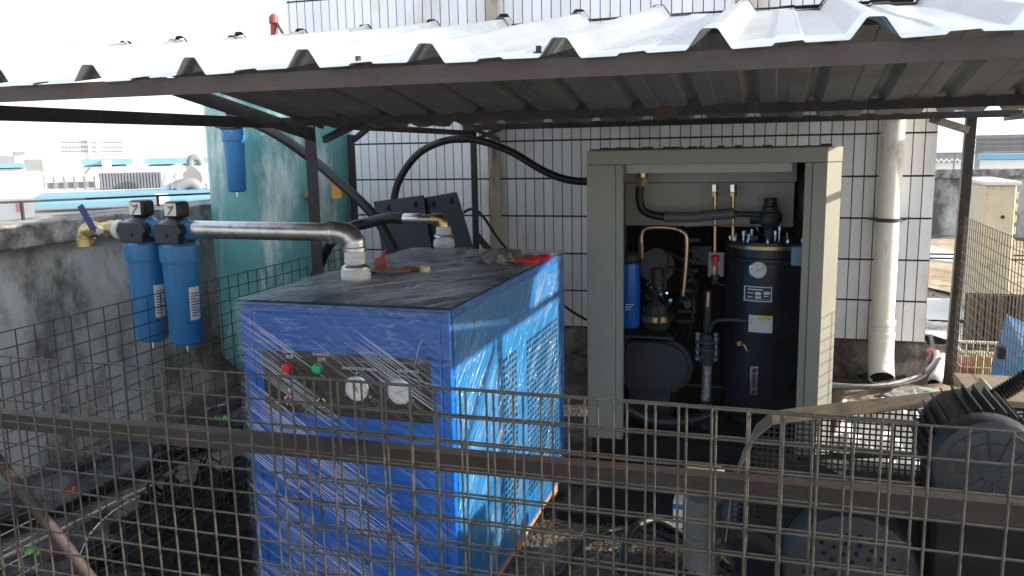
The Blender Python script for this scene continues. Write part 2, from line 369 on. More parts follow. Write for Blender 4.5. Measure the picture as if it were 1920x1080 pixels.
# dusty sunlit patches on the deck
def patch(name, cx, cy, rx, ry, z, m, seed, n=40):
    random.seed(seed); p = MB(); vs = [(cx, cy, z)]
    ph = [random.uniform(0, 6.28) for _ in range(4)]
    for k in range(n):
        t = 2*math.pi*k/n; r = 1 + .14*math.sin(2*t+ph[0]) + .1*math.sin(3*t+ph[1]) + .07*math.sin(5*t+ph[2]) + .04*math.sin(9*t+ph[3])
        vs.append((cx+rx*r*math.cos(t), cy+ry*r*math.sin(t), z))
    p.add(vs, [(0, k+1, (k+1) % n+1) for k in range(n)]); return struct(p.build(name, m, smooth=False))
patch('dust_patch', .55, 5.0, .4, .35, .028, mt['sandy'], 3)
patch('dust_patch', 3.0, 10.8, 1.9, 3.4, .03, mt['sandy'], 5)

# --- left parapet
t = thing('parapet_wall', (-3.5, 4, 0), 'stained grey concrete parapet with projecting cap along the left side', 'parapet')
m_ = MB(); m_.box((-3.7,-2.5,-.05), (-3.47,5.4,1.115)); m_.build('wall', mt['concrete'], t, bevel=.006)
m_ = MB(); m_.box((-3.74,-2.5,1.117), (-3.40,5.4,1.235)); m_.build('cap', mt['cap'], t, bevel=.01)
t = thing('metal_handrail', (-3.62, 3.5, 1.235), 'thin black handrail on short posts along the left parapet cap', 'handrail')
a, b = W(0,380,'x',-3.6), W(410,362,'x',-3.6); d = (b-a)/(b-a).length
m_ = MB(); m_.bar(a-d*1.2, a+d*2.3, .01, .012); m_.build('rail', mt['dark_iron'], t)
for px in (40, 295, 160):
    p = W(px, 380-px*.044, 'x', -3.6)
    if px == 160: continue
    m_ = MB(); m_.bar((p.x,p.y,1.235), p, .012, .012); m_.build('post', mt['dark_iron'], t)

# --- tiled wall (the white building)
t = thing('tiled_building', (-1.2, 5.4, 0), 'white building wall of tall narrow tiles with dark joints behind the machines', 'building')
WX0, WX1, WY = -3.32, .872, 5.4
m_ = MB(); m_.box((WX0+.003, WY+.004, .352), (WX1-.003, WY+1.6, 4.2)); m_.build('joint_backing', mt['grout'], t)
m_ = MB(); m_.box((WX1-.0028, WY+.006, .36), (WX1+.001, WY+1.59, 4.2)); m_.build('side_wall', mt['wallside'], t)
random.seed(2); m_ = MB()
TW, TH, ZR = .0632, .2472, 1.589
x = WX1
for i in range(67):
    xr = WX1 - i*TW; xl = max(WX0, xr-TW)
    for k in range(-5, 9):
        z0 = ZR + k*TH; z1 = z0+TH
        g1, g2 = .0034, .0062
        y0 = WY - random.uniform(0, .0012); tl = random.uniform(-.0007, .0007); tz = random.uniform(-.0006, .0006)
        xa, xb, za, zb = xl+g1, xr-g1, z0+g2, z1-g2
        v = [(xa,y0+tl+tz,za),(xb,y0-tl+tz,za),(xb,y0-tl-tz,zb),(xa,y0+tl-tz,zb)]
        e = .0012
        vo = [(xa-e,y0+.005,za-e),(xb+e,y0+.005,za-e),(xb+e,y0+.005,zb+e),(xa-e,y0+.005,zb+e)]
        m_.add(v+vo, [(0,1,2,3),(4,5,1,0),(5,6,2,1),(6,7,3,2),(7,4,0,3)])
m_.build('tiles', mt['tile'], t, smooth=False)
m_ = MB(); m_.box((WX0-.02, WY+.012, -.05), (WX1+.02, WY+1.62, .351)); m_.build('plinth', mt['plinth'], t, bevel=.012)

# --- downpipes
t = thing('white_downpipe', (.63, 5.28, .2), 'thick white plastic downpipe with ribbed lower elbow on the right of the tiled wall', 'downpipe')
c = Vector((.625, 5.31, 0)); r_ = .064
m_ = MB(); m_.lathe(c+Vector((0,0,.50)), (0,0,1), [(0,r_),(3.2,r_)], 32); m_.build('upper_pipe', mt['pvc'], t)
m_ = MB(); m_.lathe(c+Vector((0,0,.38)), (0,0,1), [(0,.070),(.02,.073),(.05,.073),(.055,.069),(.09,.069),(.095,.073),(.12,.073),(.13,.066)], 32); m_.build('socket', mt['pvc'], t)
m_ = MB(); m_.tube([c+Vector((0,0,.40)), c+Vector((0,-.005,.32)), c+Vector((0,-.04,.235)), c+Vector((0,-.10,.17))], .070, 32, 4, caps=False); m_.build('elbow', mt['pvc'], t, solid=.004)
m_ = MB(); m_.cyl(c+Vector((0,-.086,.186)), c+Vector((0,-.090,.181)), .066, n=24); m_.build('dark_mouth_disc', mt['interior'], t)  # black disc paints the inner shade of the pipe mouth
m_ = MB(); z = W(1672,412,'y',5.3).z; m_.lathe(c+Vector((0,0,z-.012)), (0,0,1), [(0,.067),(.004,.074),(.018,.074),(.022,.067)], 28)
m_.box((.525,5.33,z-.006),(.725,5.385,z+.006)); m_.build('bracket', mt['grey_mc'], t)
m_ = MB(); m_.lathe((-1.787,5.352,.3), (0,0,1), [(0,.036),(1.05,.036),(1.051,.042),(1.12,.042),(1.121,.036),(3.4,.036)], 20)
tag(m_.build('old_downpipe', mt['pvc_old'], base=(-1.787,5.352,.3)), 'narrow rust stained cream pipe running down the middle of the tiled wall', 'pipe')

# --- canopy
t = thing('metal_canopy', (-.4, 3.2, 0), 'corrugated metal canopy on a dark iron frame over the machines', 'canopy')
PITCH = .2052; XR0 = -.0915          # a rib centre
YF, YR, YB = 1.2, 2.2, 3.45
def sheet(x0, x1, y0, z0, y1, z1, name, m, ny=8, sag=.0):
    prof = []
    k0 = math.floor((x0-XR0)/PITCH)-1; k1 = math.ceil((x1-XR0)/PITCH)+1
    for k in range(k0, k1):
        c = XR0 + k*PITCH
        prof += [(c-.031,0),(c-.0285,.002),(c-.012,.026),(c-.0085,.028),(c+.0085,.028),(c+.012,.026),(c+.0285,.002),(c+.031,0),
                 (c+.080,0),(c+.084,.0035),(c+.118,.0035),(c+.122,0)]
    prof = [p for p in prof if x0 <= p[0] <= x1]
    s = MB(); n = len(prof)
    for j in range(ny+1):
        v = j/ny; y = y0+(y1-y0)*v; z = z0+(z1-z0)*v
        for x, h in prof:
            s.v.append(Vector((x, y+.0035*math.sin(x*23)*(1 if j in (0, ny) else 0), z + h + .0025*math.sin(x*7+v*3) + .0015*math.sin(x*31+v*9) - sag*math.sin(math.pi*v))))
    s.f = [(j*n+i, j*n+i+1, (j+1)*n+i+1, (j+1)*n+i) for j in range(ny) for i in range(n-1)]
    return s.build(name, m, t, solid=.0009)
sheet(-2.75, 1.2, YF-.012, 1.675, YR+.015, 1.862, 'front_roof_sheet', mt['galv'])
sheet(-2.02, 1.2, YR+.016, 1.870, YR+.03, 1.868, 'dark_ridge_band', mt['dark_iron'], ny=1)  # thin dark band following the rib profile along the ridge
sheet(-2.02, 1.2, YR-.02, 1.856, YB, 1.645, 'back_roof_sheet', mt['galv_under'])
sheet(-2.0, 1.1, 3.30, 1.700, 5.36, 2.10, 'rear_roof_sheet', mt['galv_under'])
I = 'dark_iron'
m_ = MB(); m_.angle((-2.8,YF,1.6735), (1.25,YF,1.6735), .0275, .004, (0,-1,0)); m_.build('front_beam', mt['brown_iron'], t)
m_ = MB(); m_.angle((-2.10,3.2,1.692), (1.25,3.2,1.692), .038, .004, (0,-1,0)); m_.build('middle_beam', mt[I], t)
m_ = MB(); m_.angle((-1.95,5.2,1.699), (1.25,5.2,1.699), .038, .004, (0,-1,0)); m_.build('rear_beam', mt[I], t)
m_ = MB(); m_.angle((-2.0,YR,1.846), (1.2,YR,1.846), .03, .004, (0,-1,0)); m_.build('ridge_beam', mt[I], t)
m_ = MB(); m_.angle((-2.05,1.2,1.690), (-2.05,3.45,1.690), .042, .004, (1,0,0)); m_.build('left_tie_beam', mt[I], t)
m_ = MB(); m_.angle((1.18,1.2,1.688), (1.18,5.3,1.672), .03, .004, (-1,0,0)); m_.build('right_tie_beam', mt[I], t)
m_ = MB(); m_.bar((-2.02,2.2,1.832),(-2.02,3.45,1.62),.004,.055); m_.bar((-2.02,1.2,1.655),(-2.02,2.2,1.842),.004,.03); m_.build('verge_strip', mt[I], t)
m_ = MB(); m_.bar(W(640,236,'y',3.45), W(885,250,'y',5.2), .03, .03); m_.build('rear_tie_beam', mt[I], t)
def post(x, y, z1, sz, xb=None, yb=None, name='post'):
    xb = x if xb is None else xb; yb = y if yb is None else yb
    m = MB(); m.bar((xb,yb,-.03),(x,y,z1),sz,.005); m.bar((xb-sz/2,yb+sz/2,-.03),(x-sz/2,y+sz/2,z1),.005,sz)
    return m.build(name, mt[I], t)
post(-2.03, 3.44, 1.66, .055)
post(-2.44, 4.6, 1.64, .045)
post(-1.877, 5.2, 1.67, .04)
post(1.03, 5.33, 1.67, .05, 1.03, 5.45)
post(-2.03, 1.25, 1.66, .05); post(1.19, 1.3, 1.66, .05)
post(1.19, 3.08, 1.66, .045)
m_ = MB(); m_.prism([(1.195,1.2,1.69),(1.195,2.2,1.70),(1.195,3.3,1.69),(1.195,3.3,1.672),(1.195,2.2,1.855),(1.195,1.2,1.675)],(.003,0,0)); m_.build('gable_sun_block', mt[I], t)  # added infill at the right gable, out of view, keeps sun off the dryer
m_ = MB(); m_.bar((1.19,3.05,1.64),(1.19,2.72,1.38),.03,.03); m_.build('gable_brace', mt[I], t)

for a, b, w1, w2 in ((W(608,262,'y',3.44), W(690,222,'y',3.3), .02, .03), (W(664,262,'y',4.6), W(700,232,'y',4.3), .02, .03), (W(892,262,'y',5.2), W(950,236,'y',5.2), .02, .025),
                     (W(936,262,'y',5.17), W(884,240,'y',5.17), .02, .025), (W(1745,222,'y',5.2), W(1815,244,'y',5.3), .02, .04)):
    m_ = MB(); m_.bar(a, b, w1, w2); m_.build('brace', mt[I], t)
def on_front_slope(px, py):
    d = FW + RT*((px-960)/FPX) - UP*((py-540)/FPX); k = .187
    return CAM + d*((1.675 - k*YF - CH)/(d.z - k*d.y))
scr = [on_front_slope(450,97), on_front_slope(278,108), on_front_slope(672,118), on_front_slope(1010,100)]
for p in scr:
    zz = 1.675+(p.y-YF)*.187
    m_ = MB(); m_.cyl((p.x,p.y,zz-.003),(p.x,p.y,zz+.002),.009); m_.cyl((p.x,p.y,zz+.002),(p.x,p.y,zz+.011),.005,n=6); m_.build('screw', mt[I], t)

# ================================================================ FENCES
def wire_panel(P, Q, z0, z1, sp, r, name, m, label, sk=0, seed=1, spx=None, jit=.0008):
    """vertical panel between plan points P and Q"""
    random.seed(seed); P, Q = Vector(P), Vector(Q); L = (Q-P).length; d = (Q-P)/L; nrm = Vector((d.y,-d.x,0))
    s = MB(); nz = int((z1-z0)/sp+.5); spx = spx or sp; nx = int(L/spx+.5)
    ph = random.uniform(0, 6)
    def wob(a, z): return nrm*(.004*math.sin(a*2.1+z*1.7+ph) + .0015*math.sin(a*7+z*5)) + Vector((0,0,1))*(sk*a + .002*math.sin(a*3+ph))
    for k in range(nz+1):
        z = z1-k*sp + random.uniform(-jit, jit)
        n = 14; pts = [P + d*(L*i/n) + Vector((0,0,z)) + wob(L*i/n, z) for i in range(n+1)]
        s.tube(pts, r, 6, 0)
    for k in range(nx+1):
        a = min(L, k*spx) + random.uniform(-jit, jit); top = z1 + random.uniform(.001, .003); tilt = random.uniform(-.0006, .0006)
        pts = [P + d*(a+tilt*j) + nrm*(2*r*.9) + Vector((0,0,z0-.02+(top-z0+.02)*j/5)) + wob(a, z0+(top-z0)*j/5) for j in range(6)]
        s.tube(pts, r, 6, 0)
    b = (P+Q)/2
    return tag(s.build(name, m, base=(b.x, b.y, z0)), label, 'wire fence', 'welded wire mesh fence panels')
xe = W(1723,800,'y',1.40).x
wire_panel((xe-2.9,1.40,0),(xe,1.40,0),.0,1.113,.0508,.0023,'wire_mesh_fence',mt['wire'],'front wire mesh panel from the left edge, ending in front of the belt guard', seed=3)
xs = W(1337,758,'y',1.37).x - 15*.0545
wire_panel((xs,1.37,0),(xs+2.2,1.37,0),.0,1.118,.0508,.0023,'wire_mesh_fence',mt['wire'],'wire mesh panel nearest the camera, overlapping its neighbour and running out at the right edge', spx=.0545, seed=8)
wire_panel((-2.2,1.45,0),(-2.2,4.1,0),.0,1.033,.0508,.0021,'wire_mesh_fence',mt['wire_dark'],'dark wire mesh panel on the left, between filters and concrete parapet', seed=5, spx=.070)
wire_panel((1.03,2.6,0),(1.03,5.4,0),.0,1.11,.0508,.0019,'wire_mesh_fence',mt['wire'],'sunlit wire mesh panel on the right beside the cream air conditioner', seed=6)
m_ = MB(); a = W(0,775,'y',1.45); b = W(1920,948,'y',1.45); dd = (b-a)
a = a-dd*.3; b = b+dd*.2
m_.bar(a-Vector((0,0,.018)), b-Vector((0,0,.018)), .004, .037); m_.bar(a+Vector((0,.017,-.002)), b+Vector((0,.017,-.002)), .034, .004)
tag(m_.build('fence_rail', pm('dark_brown_iron', (.030,.022,.021), .6, .1, .25, 9, .25, 80), base=(a+b)/2), 'long brown angle iron rail across the front fence', 'rail')
p0, p1 = W(-10,855,'y',1.72), W(190,1110,'y',1.72)
m_ = MB(); m_.cyl(p0-(p1-p0)*.25, p1+(p1-p0)*.8, .0165, n=14)
tag(m_.build('leaning_pole', mt['brown_iron'], base=p1), 'brown round pole leaning behind the fence at lower left', 'pole')

# ================================================================ DRYER
DX0, DX1, DY0, DY1, DZ0, DZ1 = -1.594, -.885, 2.215, 3.58, .075, 1.09
t = thing('air_dryer', (-1.24, 2.9, 0), 'blue refrigerated air dryer wrapped in clear stretch film, on a wooden skid', 'air dryer')
m_ = MB(); m_.box((DX0+.004,DY0+.006,DZ0),(DX1-.004,DY1-.004,DZ1-.004)); m_.build('body', mt['dry_front'], t, bevel=.004)
m_ = MB(); m_.box((DX0+.045,DY0,.12),(DX1-.034,DY0+.006,1.06)); m_.build('front_panel', mt['dry_front'], t, bevel=.003)
m_ = MB(); m_.box((DX0+.002,DY0+.001,DZ0+.01),(DX0+.042,DY0+.0065,1.066)); m_.build('corner_post', mt['dry_front'], t, bevel=.002); m_ = MB(); m_.box((DX1-.031,DY0+.001,DZ0+.01),(DX1-.0035,DY0+.0065,1.066)); m_.build('corner_post', mt['dry_front'], t, bevel=.002)
m_ = MB(); m_.box((DX0,DY0-.002,1.080),(DX1,DY1,DZ1)); m_.build('top_panel', mt['dry_top'], t, bevel=.004)
m_ = MB(); m_.box((DX1-.0035,DY0+.03,.10),(DX1,DY1-.09,1.063)); m_.build('side_panel', mt['dry_side'], t, bevel=.002)
m_ = MB(); m_.box((DX1-.0035,DY1-.085,.10),(DX1-.001,DY1-.01,1.063)); m_.build('rear_post', mt['dry_front'], t, bevel=.002)
# vent slots: raised near-black boxes stand for the shade in the holes
for (ya, yb, za, zb) in ((W(988,690,'x',DX1).y, DY1-.10, .20, .84), (W(944,735,'x',DX1).y, W(975,705,'x',DX1).y, .20, .84)):
    s = MB(); ny = int((yb-ya)/.034); nz = int((zb-za)/.0235)
    for i in range(ny):
        for k in range(nz):
            y = ya+i*.034; z = za+k*.0235; s.box((DX1-.0005,y,z),(DX1+.0008,y+.023,z+.013))
    s.build('vent_slots', mt['interior'], t, smooth=False)
# control panel
pl, pr = W(492,654,'y',DY0).x, W(808,688,'y',DY0).x; pt_, pb = W(492,654,'y',DY0).z, W(640,780,'y',DY0).z
cp = MB(); cp.box((pl,DY0-.004,pb),(pr,DY0+.001,pt_)); cp = cp.build('control_panel', mt['panel'], t, bevel=.002)
def lamp(px, py, m, name, r=.017):
    c = W(px,py,'y',DY0-.004); s = MB(); s.lathe(c+Vector((0,0,0)), (0,-1,0), [(0,r*1.15),(.004,r*1.15),(.005,r),(.016,r*.95),(.02,r*.6)], 24); return s.build(name, m, cp)
lamp(540,688,mt['red'],'power_lamp',.0145); lamp(597,690,mt['green'],'running_lamp',.0145)
def ringbtn(px, py, inner, name):
    c = W(px,py,'y',DY0-.004); s = MB()
    for q in range(4):
        a0 = R(q*90+18); a1 = R(q*90+72)
        s.tube([c+Vector((.0145*math.cos(a0+(a1-a0)*u/5), -.004, .0145*math.sin(a0+(a1-a0)*u/5))) for u in range(6)], .0026, 6, 0)
    o = s.build(name, mt['white'], cp)
    s = MB(); s.lathe(c, (0,-1,0), [(0,.0105),(.009,.0105),(.011,.008)], 20); s.build('button_cap', inner, o)
ringbtn(543,750,mt['red'],'stop_button'); ringbtn(604,755,mt['panel'],'start_switch')
def gauge(px, py, r, par, y, nx=-.6, face='paper'):
    c = W(px,py,'y',y); s = MB(); s.lathe(c, (0,-1,0), [(0,r*1.12),(.008,r*1.12),(.010,r*1.02),(.0085,r*.98)], 32); o = s.build('pressure_gauge', mt['chrome'], par)
    s = MB(); s.cyl(c+Vector((0,-.0086,0)), c+Vector((0,-.009,0)), r*.97, n=32); s.build('dial', mt[face], o)
    s = MB(); s.bar(c+Vector((-r*.35*math.cos(nx),-.0098,-r*.35*math.sin(nx))), c+Vector((r*.8*math.cos(nx),-.0098,r*.8*math.sin(nx))), .0008, r*.05)
    s.cyl(c+Vector((0,-.0085,0)), c+Vector((0,-.0105,0)), r*.08, n=10)
    for q in range(13):
        a = R(-45+q*22.5); s.bar(c+Vector((r*.78*math.cos(a),-.0094,r*.78*math.sin(a))), c+Vector((r*.92*math.cos(a),-.0094,r*.92*math.sin(a))), .0006, r*.03)
    s.build('needle', mt['ink'], o); return c
for px, py, nx in ((671,728,1.9),(751,734,.45)):
    c = gauge(px, py, .0365, cp, DY0-.004, nx)
    for a in (90, 210, 330):
        q = c+Vector((math.cos(R(a))*.048,0,math.sin(R(a))*.048)); s = MB(); s.lathe(q, (0,-1,0), [(0,.004),(.003,.004),(.005,.002)], 10); s.build('screw', mt['chrome'], cp)
for txt, px, py, sz in (('POWER',541,662,.0125),('电源',543,672,.014),('RUNNING',602,667,.0125),('运行',603,677,.014),('EVAPORATOR PRESS',673,694,.0125),('AIR IN PRESS',765,699,.0125),('停止',546,734,.012)):
    text(txt, W(px,py,'y',DY0-.0045), sz, mt['white'], cp, FRONT)
m_ = MB()
for y in (2.3, 2.85, 3.4): m_.box((DX0+.02,y,.0),(DX1-.01,y+.09,.04))
for x_ in (DX0+.02, -1.29, DX1-.075): m_.box((x_,DY0+.05,.041),(x_+.065,DY1-.04,.0745))
m_.build('wooden_skid', mt['wood'], t, bevel=.003)
# stretch film shell: one grid per face, uv's run along the pull of the film
random.seed(11)
def noise3(x, y, z):
    return (math.sin(x*9.1+y*4.3)*math.sin(z*11.3+x*3.1) + .5*math.sin(x*23+z*17+y*13) + .35*math.sin(y*31-z*29+x*7))
def film(face, nu, nv, ang, amp=.004):
    s = MB(); uv = []
    for j in range(nv+1):
        for i in range(nu+1):
            u, v = i/nu, j/nv; edge = min(u, 1-u, v, 1-v)
            if face == 'front':
                p = Vector((DX0-.006+(DX1-DX0+.012)*u, DY0-.008, .10+(DZ1-.098)*v)); n = Vector((0,-1,0)); a, b = p.x, p.z
            elif face == 'side':
                p = Vector((DX1+.006, DY0-.008+(DY1-DY0)*u, .10+(DZ1-.098)*v)); n = Vector((1,0,0)); a, b = p.y, p.z
            elif face == 'left':
                p = Vector((DX0-.006, DY0-.008+(DY1-DY0)*u, .10+(DZ1-.098)*v)); n = Vector((-1,0,0)); a, b = p.y, p.z
            else:
                p = Vector((DX0-.006+(DX1-DX0+.012)*u, DY0-.008+(DY1-DY0)*v, DZ1+.006)); n = Vector((0,0,1)); a, b = p.x, p.y
            p = p + n*(amp*abs(noise3(p.x,p.y,p.z))*min(1, edge*12) + (.0035 if face != 'front' else .005))
            s.v.append(p)
            uv.append((a*math.cos(ang)+b*math.sin(ang), -a*math.sin(ang)+b*math.cos(ang)))
    s.f = [(j*(nu+1)+i, j*(nu+1)+i+1, (j+1)*(nu+1)+i+1, (j+1)*(nu+1)+i) for j in range(nv) for i in range(nu)]
    s.uv = uv
    return s
o = film('front', 40, 50, R(-34)).build('stretch_film', mt['film'], t)
film('side', 60, 50, R(38)).build('stretch_film', mt['film_side'], t)
film('top', 40, 60, R(62), .006).build('stretch_film', mt['film_top'], t)
film('left', 30, 20, R(20)).build('stretch_film', mt['film'], t)
# gathered folds of film: thin flat ribbons
random.seed(21)
def ribbon(s, pts, nrm, wd):
    P = [Vector(p) for p in pts]; N = len(P); vs = []
    for i, p in enumerate(P):
        d = (P[min(i+1, N-1)]-P[max(i-1, 0)]).normalized(); sd = d.cross(Vector(nrm)).normalized(); ww = wd*(.25+.75*math.sin(math.pi*(i+.5)/N))
        vs += [p-sd*ww/2, p+sd*ww/2]
    s.add(vs, [(2*i,2*i+1,2*i+3,2*i+2) for i in range(N-1)])
def strand_mat():
    m = bpy.data.materials.new('film_fold'); m.use_nodes = True; p = m.node_tree.nodes['Principled BSDF']
    p.inputs['Base Color'].default_value = (.72,.77,.88,1); p.inputs['Roughness'].default_value = .18; p.inputs['Alpha'].default_value = .58
    return m
mt['strand'] = strand_mat()
def bundle(s, P0, eu, ev, nrm, c, ang, n, gap, L_, lim, wmax=.0034):
    """n parallel pulls across the plane spanned by eu, ev, around c=(u, v)"""
    d = (math.cos(ang), math.sin(ang)); q = (-d[1], d[0]); o = -n/2
    for i in range(n):
        o += random.uniform(.5, 1.5); L2 = L_*random.uniform(.45, 1.1); st = random.uniform(-.3, .1)*L_; a2 = random.gauss(0, .012); pts = []
        for k in range(8):
            tt = st+L2*k/7; u = c[0]+d[0]*tt+q[0]*(o*gap+a2*tt); v = c[1]+d[1]*tt+q[1]*(o*gap+a2*tt)
            if lim[0] < u < lim[1] and lim[2] < v < lim[3]: pts.append(P0+eu*u+ev*v+nrm*(.0165+.0012*random.random()))
        if len(pts) > 2: ribbon(s, pts, nrm, random.uniform(.001, wmax))
ux, uy, uz = Vector((1,0,0)), Vector((0,1,0)), Vector((0,0,1))
Wd, Dp, Ht = DX1-DX0, DY1-DY0, 1.085
s = MB(); FO = Vector((DX0, DY0, 0))
for (u, v, n, L_) in ((.02,1.02,7,.34),(.06,.90,10,.42),(.02,.80,13,.42),(.10,.72,12,.4),(.45,.95,10,.30),(.50,.88,7,.2),(.05,.62,14,.35),(.25,.62,10,.4),(.02,.5,8,.3),(.3,.48,14,.35),(.08,.36,14,.45),(.3,.3,8,.3),(.05,.22,12,.4),(.35,.2,14,.35),(.5,.1,8,.2),(.2,.12,10,.35),(.02,.70,6,.2),(.55,.66,5,.15)):
    bundle(s, FO, ux, uz, -uy, (u, v), R(random.gauss(-33, 1.5)), n, .0068, L_, (.0, Wd-.012, .1, Ht))
for _ in range(16):
    bundle(s, FO, ux, uz, -uy, (random.uniform(0,.6), random.uniform(.1,1.0)), R(random.gauss(-33, 3)), random.randint(2,5), .008, random.uniform(.1,.3), (.0, Wd-.012, .1, Ht), .0014)
# tangled pulls over the upper edge, gathered towards the corner
for _ in range(4):
    x0 = random.uniform(.05, .62); z0 = random.uniform(.93, 1.08) - max(0, x0-.45)*random.uniform(0, .6); a = random.choice((-12, -6, 4, 12, -25, 35, 70))+random.gauss(0, 6); L_ = random.uniform(.06, .34 if abs(a) < 30 else .1)
    pts = []
    ph = random.uniform(0, 6)
    for k in range(9):
        u = x0+L_*k/8*math.cos(R(a)); v = z0+L_*k/8*math.sin(R(a))+.007*math.sin(k*.8+ph)
        if 0 < u < Wd and v < Ht: pts.append(FO+ux*u+uz*v-uy*(.0168+.001*random.random()))
    if len(pts) > 2: ribbon(s, pts, (0,-1,0), random.uniform(.0006, .0024))
s.build('film_folds', mt['strand'], t)
s = MB(); TO = Vector((DX0, DY0, DZ1))
for _ in range(75):
    bundle(s, TO, ux, uy, uz, (random.uniform(-.1, Wd), random.uniform(0, Dp*.9)), R(random.gauss(52, 4)), random.randint(3, 10), .009, random.uniform(.12, .5), (0, Wd, 0, Dp), .0055)
for _ in range(18):
    bundle(s, Vector((DX1,DY0,0)), uy, uz, ux, (random.uniform(-.05, Dp-.2), random.uniform(.1, 1.0)), R(random.gauss(38, 3)), random.randint(2, 6), .008, random.uniform(.1, .4), (0, Dp, .1, 1.07), .0016)
s.build('film_folds', mt['strand'], t)

# --- things on the dryer
t = thing('galvanised_pipe', W(668,530,'z',1.09), 'shiny steel pipe with elbow running from the filters down to the dryer top', 'pipe')
b_ = Vector(t['_b']); YP = b_.y
zp = W(500,434,'y',YP).z; xl_ = W(372,434,'y',YP).x; xb_ = b_.x; rp = .033
m_ = MB(); m_.cyl((xl_-.01,YP,zp+.004),(xb_-.07,YP,zp),rp,n=28); m_.build('pipe', mt['steel'], t)
ze = W(668,466,'y',YP).z
m_ = MB(); m_.tube([(xb_-.085,YP,zp),(xb_-.06,YP,zp),(xb_-.022,YP,zp-.008),(xb_-.002,YP,zp-.03),(xb_,YP,ze+.015),(xb_,YP,ze-.005)], .038, 28, 5)
m_.lathe((xb_-.095,YP,zp), (1,0,0), [(0,.036),(.003,.042),(.018,.042),(.022,.037)], 28)
m_.lathe((xb_,YP,ze-.012), (0,0,1), [(0,.036),(.003,.042),(.016,.042),(.020,.037)], 28); m_.build('elbow', mt['steel'], t)
def ribbed_nipple(par, c, z0, z1, r, name='taped_fitting'):
    h = z1-z0
    s = MB(); s.lathe((c.x,c.y,z0), (0,0,1), [(0,r*1.25),(.05*h,r*1.42),(.12*h,r*1.48),(.15*h,r*1.40),(.18*h,r*1.48),(.27*h,r*1.46),(.29*h,r*1.38),(.31*h,r*1.44),(.38*h,r*1.38),(.48*h,r*1.05),(.5*h,r*.98),(.57*h,r*1.0),(.6*h,r*1.06),(.74*h,r*1.05),(.76*h,r*.98),(.78*h,r*1.06),(.92*h,r*1.04),(h,r*.98)], 32)
    return s.build(name, mt['ptfe'], par)
ribbed_nipple(t, b_, 1.098, ze-.005, .0355)
s = MB(); s.lathe((b_.x,b_.y,1.098+(ze-1.1)*.39), (0,0,1), [(0,.050),(.006,.0485),(.012,.041),(.016,.036)], 28); s.build('collar', mt['steel'], t)

t = thing('rear_hose', W(833,466,'z',1.09), 'black hose with silver ferrule and brass elbow on the back of the dryer top', 'hose')
b_ = Vector(t['_b']); YH = b_.y
ribbed_nipple(t, b_, 1.095, W(833,425,'y',YH).z, .034)
s = MB(); s.lathe((b_.x,b_.y,1.095+.052), (0,0,1), [(0,.048),(.006,.046),(.012,.036)], 24); s.build('collar', mt['steel'], t)
zh = W(800,411,'y',YH).z; x1, x2, x3 = W(757,411,'y',YH).x, W(800,411,'y',YH).x, W(812,411,'y',YH).x
s = MB(); s.tube([(x3-.005,YH,zh),(x3+.03,YH,zh),(b_.x-.008,YH,zh-.006),(b_.x,YH,zh-.028),(b_.x,YH,zh-.045)], .027, 20, 4); s.cyl((x3-.008,YH,zh),(x3+.016,YH,zh),.026,n=6); s.build('brass_elbow', mt['brass'], t)
s = MB(); s.lathe((x1,YH,zh), (1,0,0), [(0,.026),(.004,.028),(.085,.028),(.09,.024),(x3-x1-.008,.022)], 24); s.build('ferrule', mt['steel'], t)
s = MB(); s.tube([(x1+.02,YH,zh),(x1-.08,YH,zh+.003),W(690,418,'y',YH),W(650,430,'y',YH-.05)+Vector((0,0,0)),W(610,470,'y',YH+.05),W(580,560,'y',YH+.1),W(560,700,'y',YH+.1)], .0265, 16, 5); s.build('hose_tube', mt['black'], t)

t = thing('work_gloves', W(960,482,'z',1.105), 'pair of dirty grey knit gloves with red cuffs lying on the dryer', 'gloves')
b_ = Vector(t['_b'])
def blob(par, pts, rs, m, name, flat=.5, n=14):
    s = MB(); P = [Vector(p) for p in pts]; s.tube(P, 0, n, 4, rf=lambda i, N: rs[0] + 0 if False else _interp(rs, i/(N-1)))
    zc = min(p.z for p in P)
    for v in s.v: v.z = zc + (v.z-zc)*flat
    return s.build(name, m, par)
def _interp(rs, u):
    x = u*(len(rs)-1); i = min(int(x), len(rs)-2); f = x-i; return rs[i]*(1-f)+rs[i+1]*f
gz = 1.128
for dy, dx, nm in ((-.035, .0, 'glove'), (.045, .025, 'glove')):
    a = W(905,482,'z',gz)+Vector((dx,dy,0)); b = W(962,482,'z',gz)+Vector((dx,dy-.01,0)); 
    go = blob(t, [a, a*.6+b*.4, b], [.02,.042,.038,.034], mt['glove'], nm, .75)
    for f in range(4):
        q = a+Vector((.012,-.024+f*.017,0)); blob(t, [q, q+Vector((-.035,.004*(f-1),-.002)), q+Vector((-.062-.006*(f % 3),.01*(f-1.5),-.004))], [.013,.0125,.009], mt['glove'], 'finger', .8, 10)
    k = []; c = b+Vector((.028,-.004,0))
    for i in range(13):
        an = 2*math.pi*i/12; k.append(c+Vector((.040+.042*math.cos(an), .024*math.sin(an)*(1 if i % 2 else .9), -.004+.006*math.sin(an*2))))
    s = MB(); s.tube(k, .0085, 8, 2); s.build('cuff', mt['redknit'], t)
    s = MB(); s.add([b+Vector((.004,-.018,-.004)), c+Vector((.072,-.016,-.008)), c+Vector((.072,.014,-.008)), b+Vector((.004,.016,-.004))], [(0,1,2,3)]); s.build('lining', mt['gloved'], t, solid=.008)
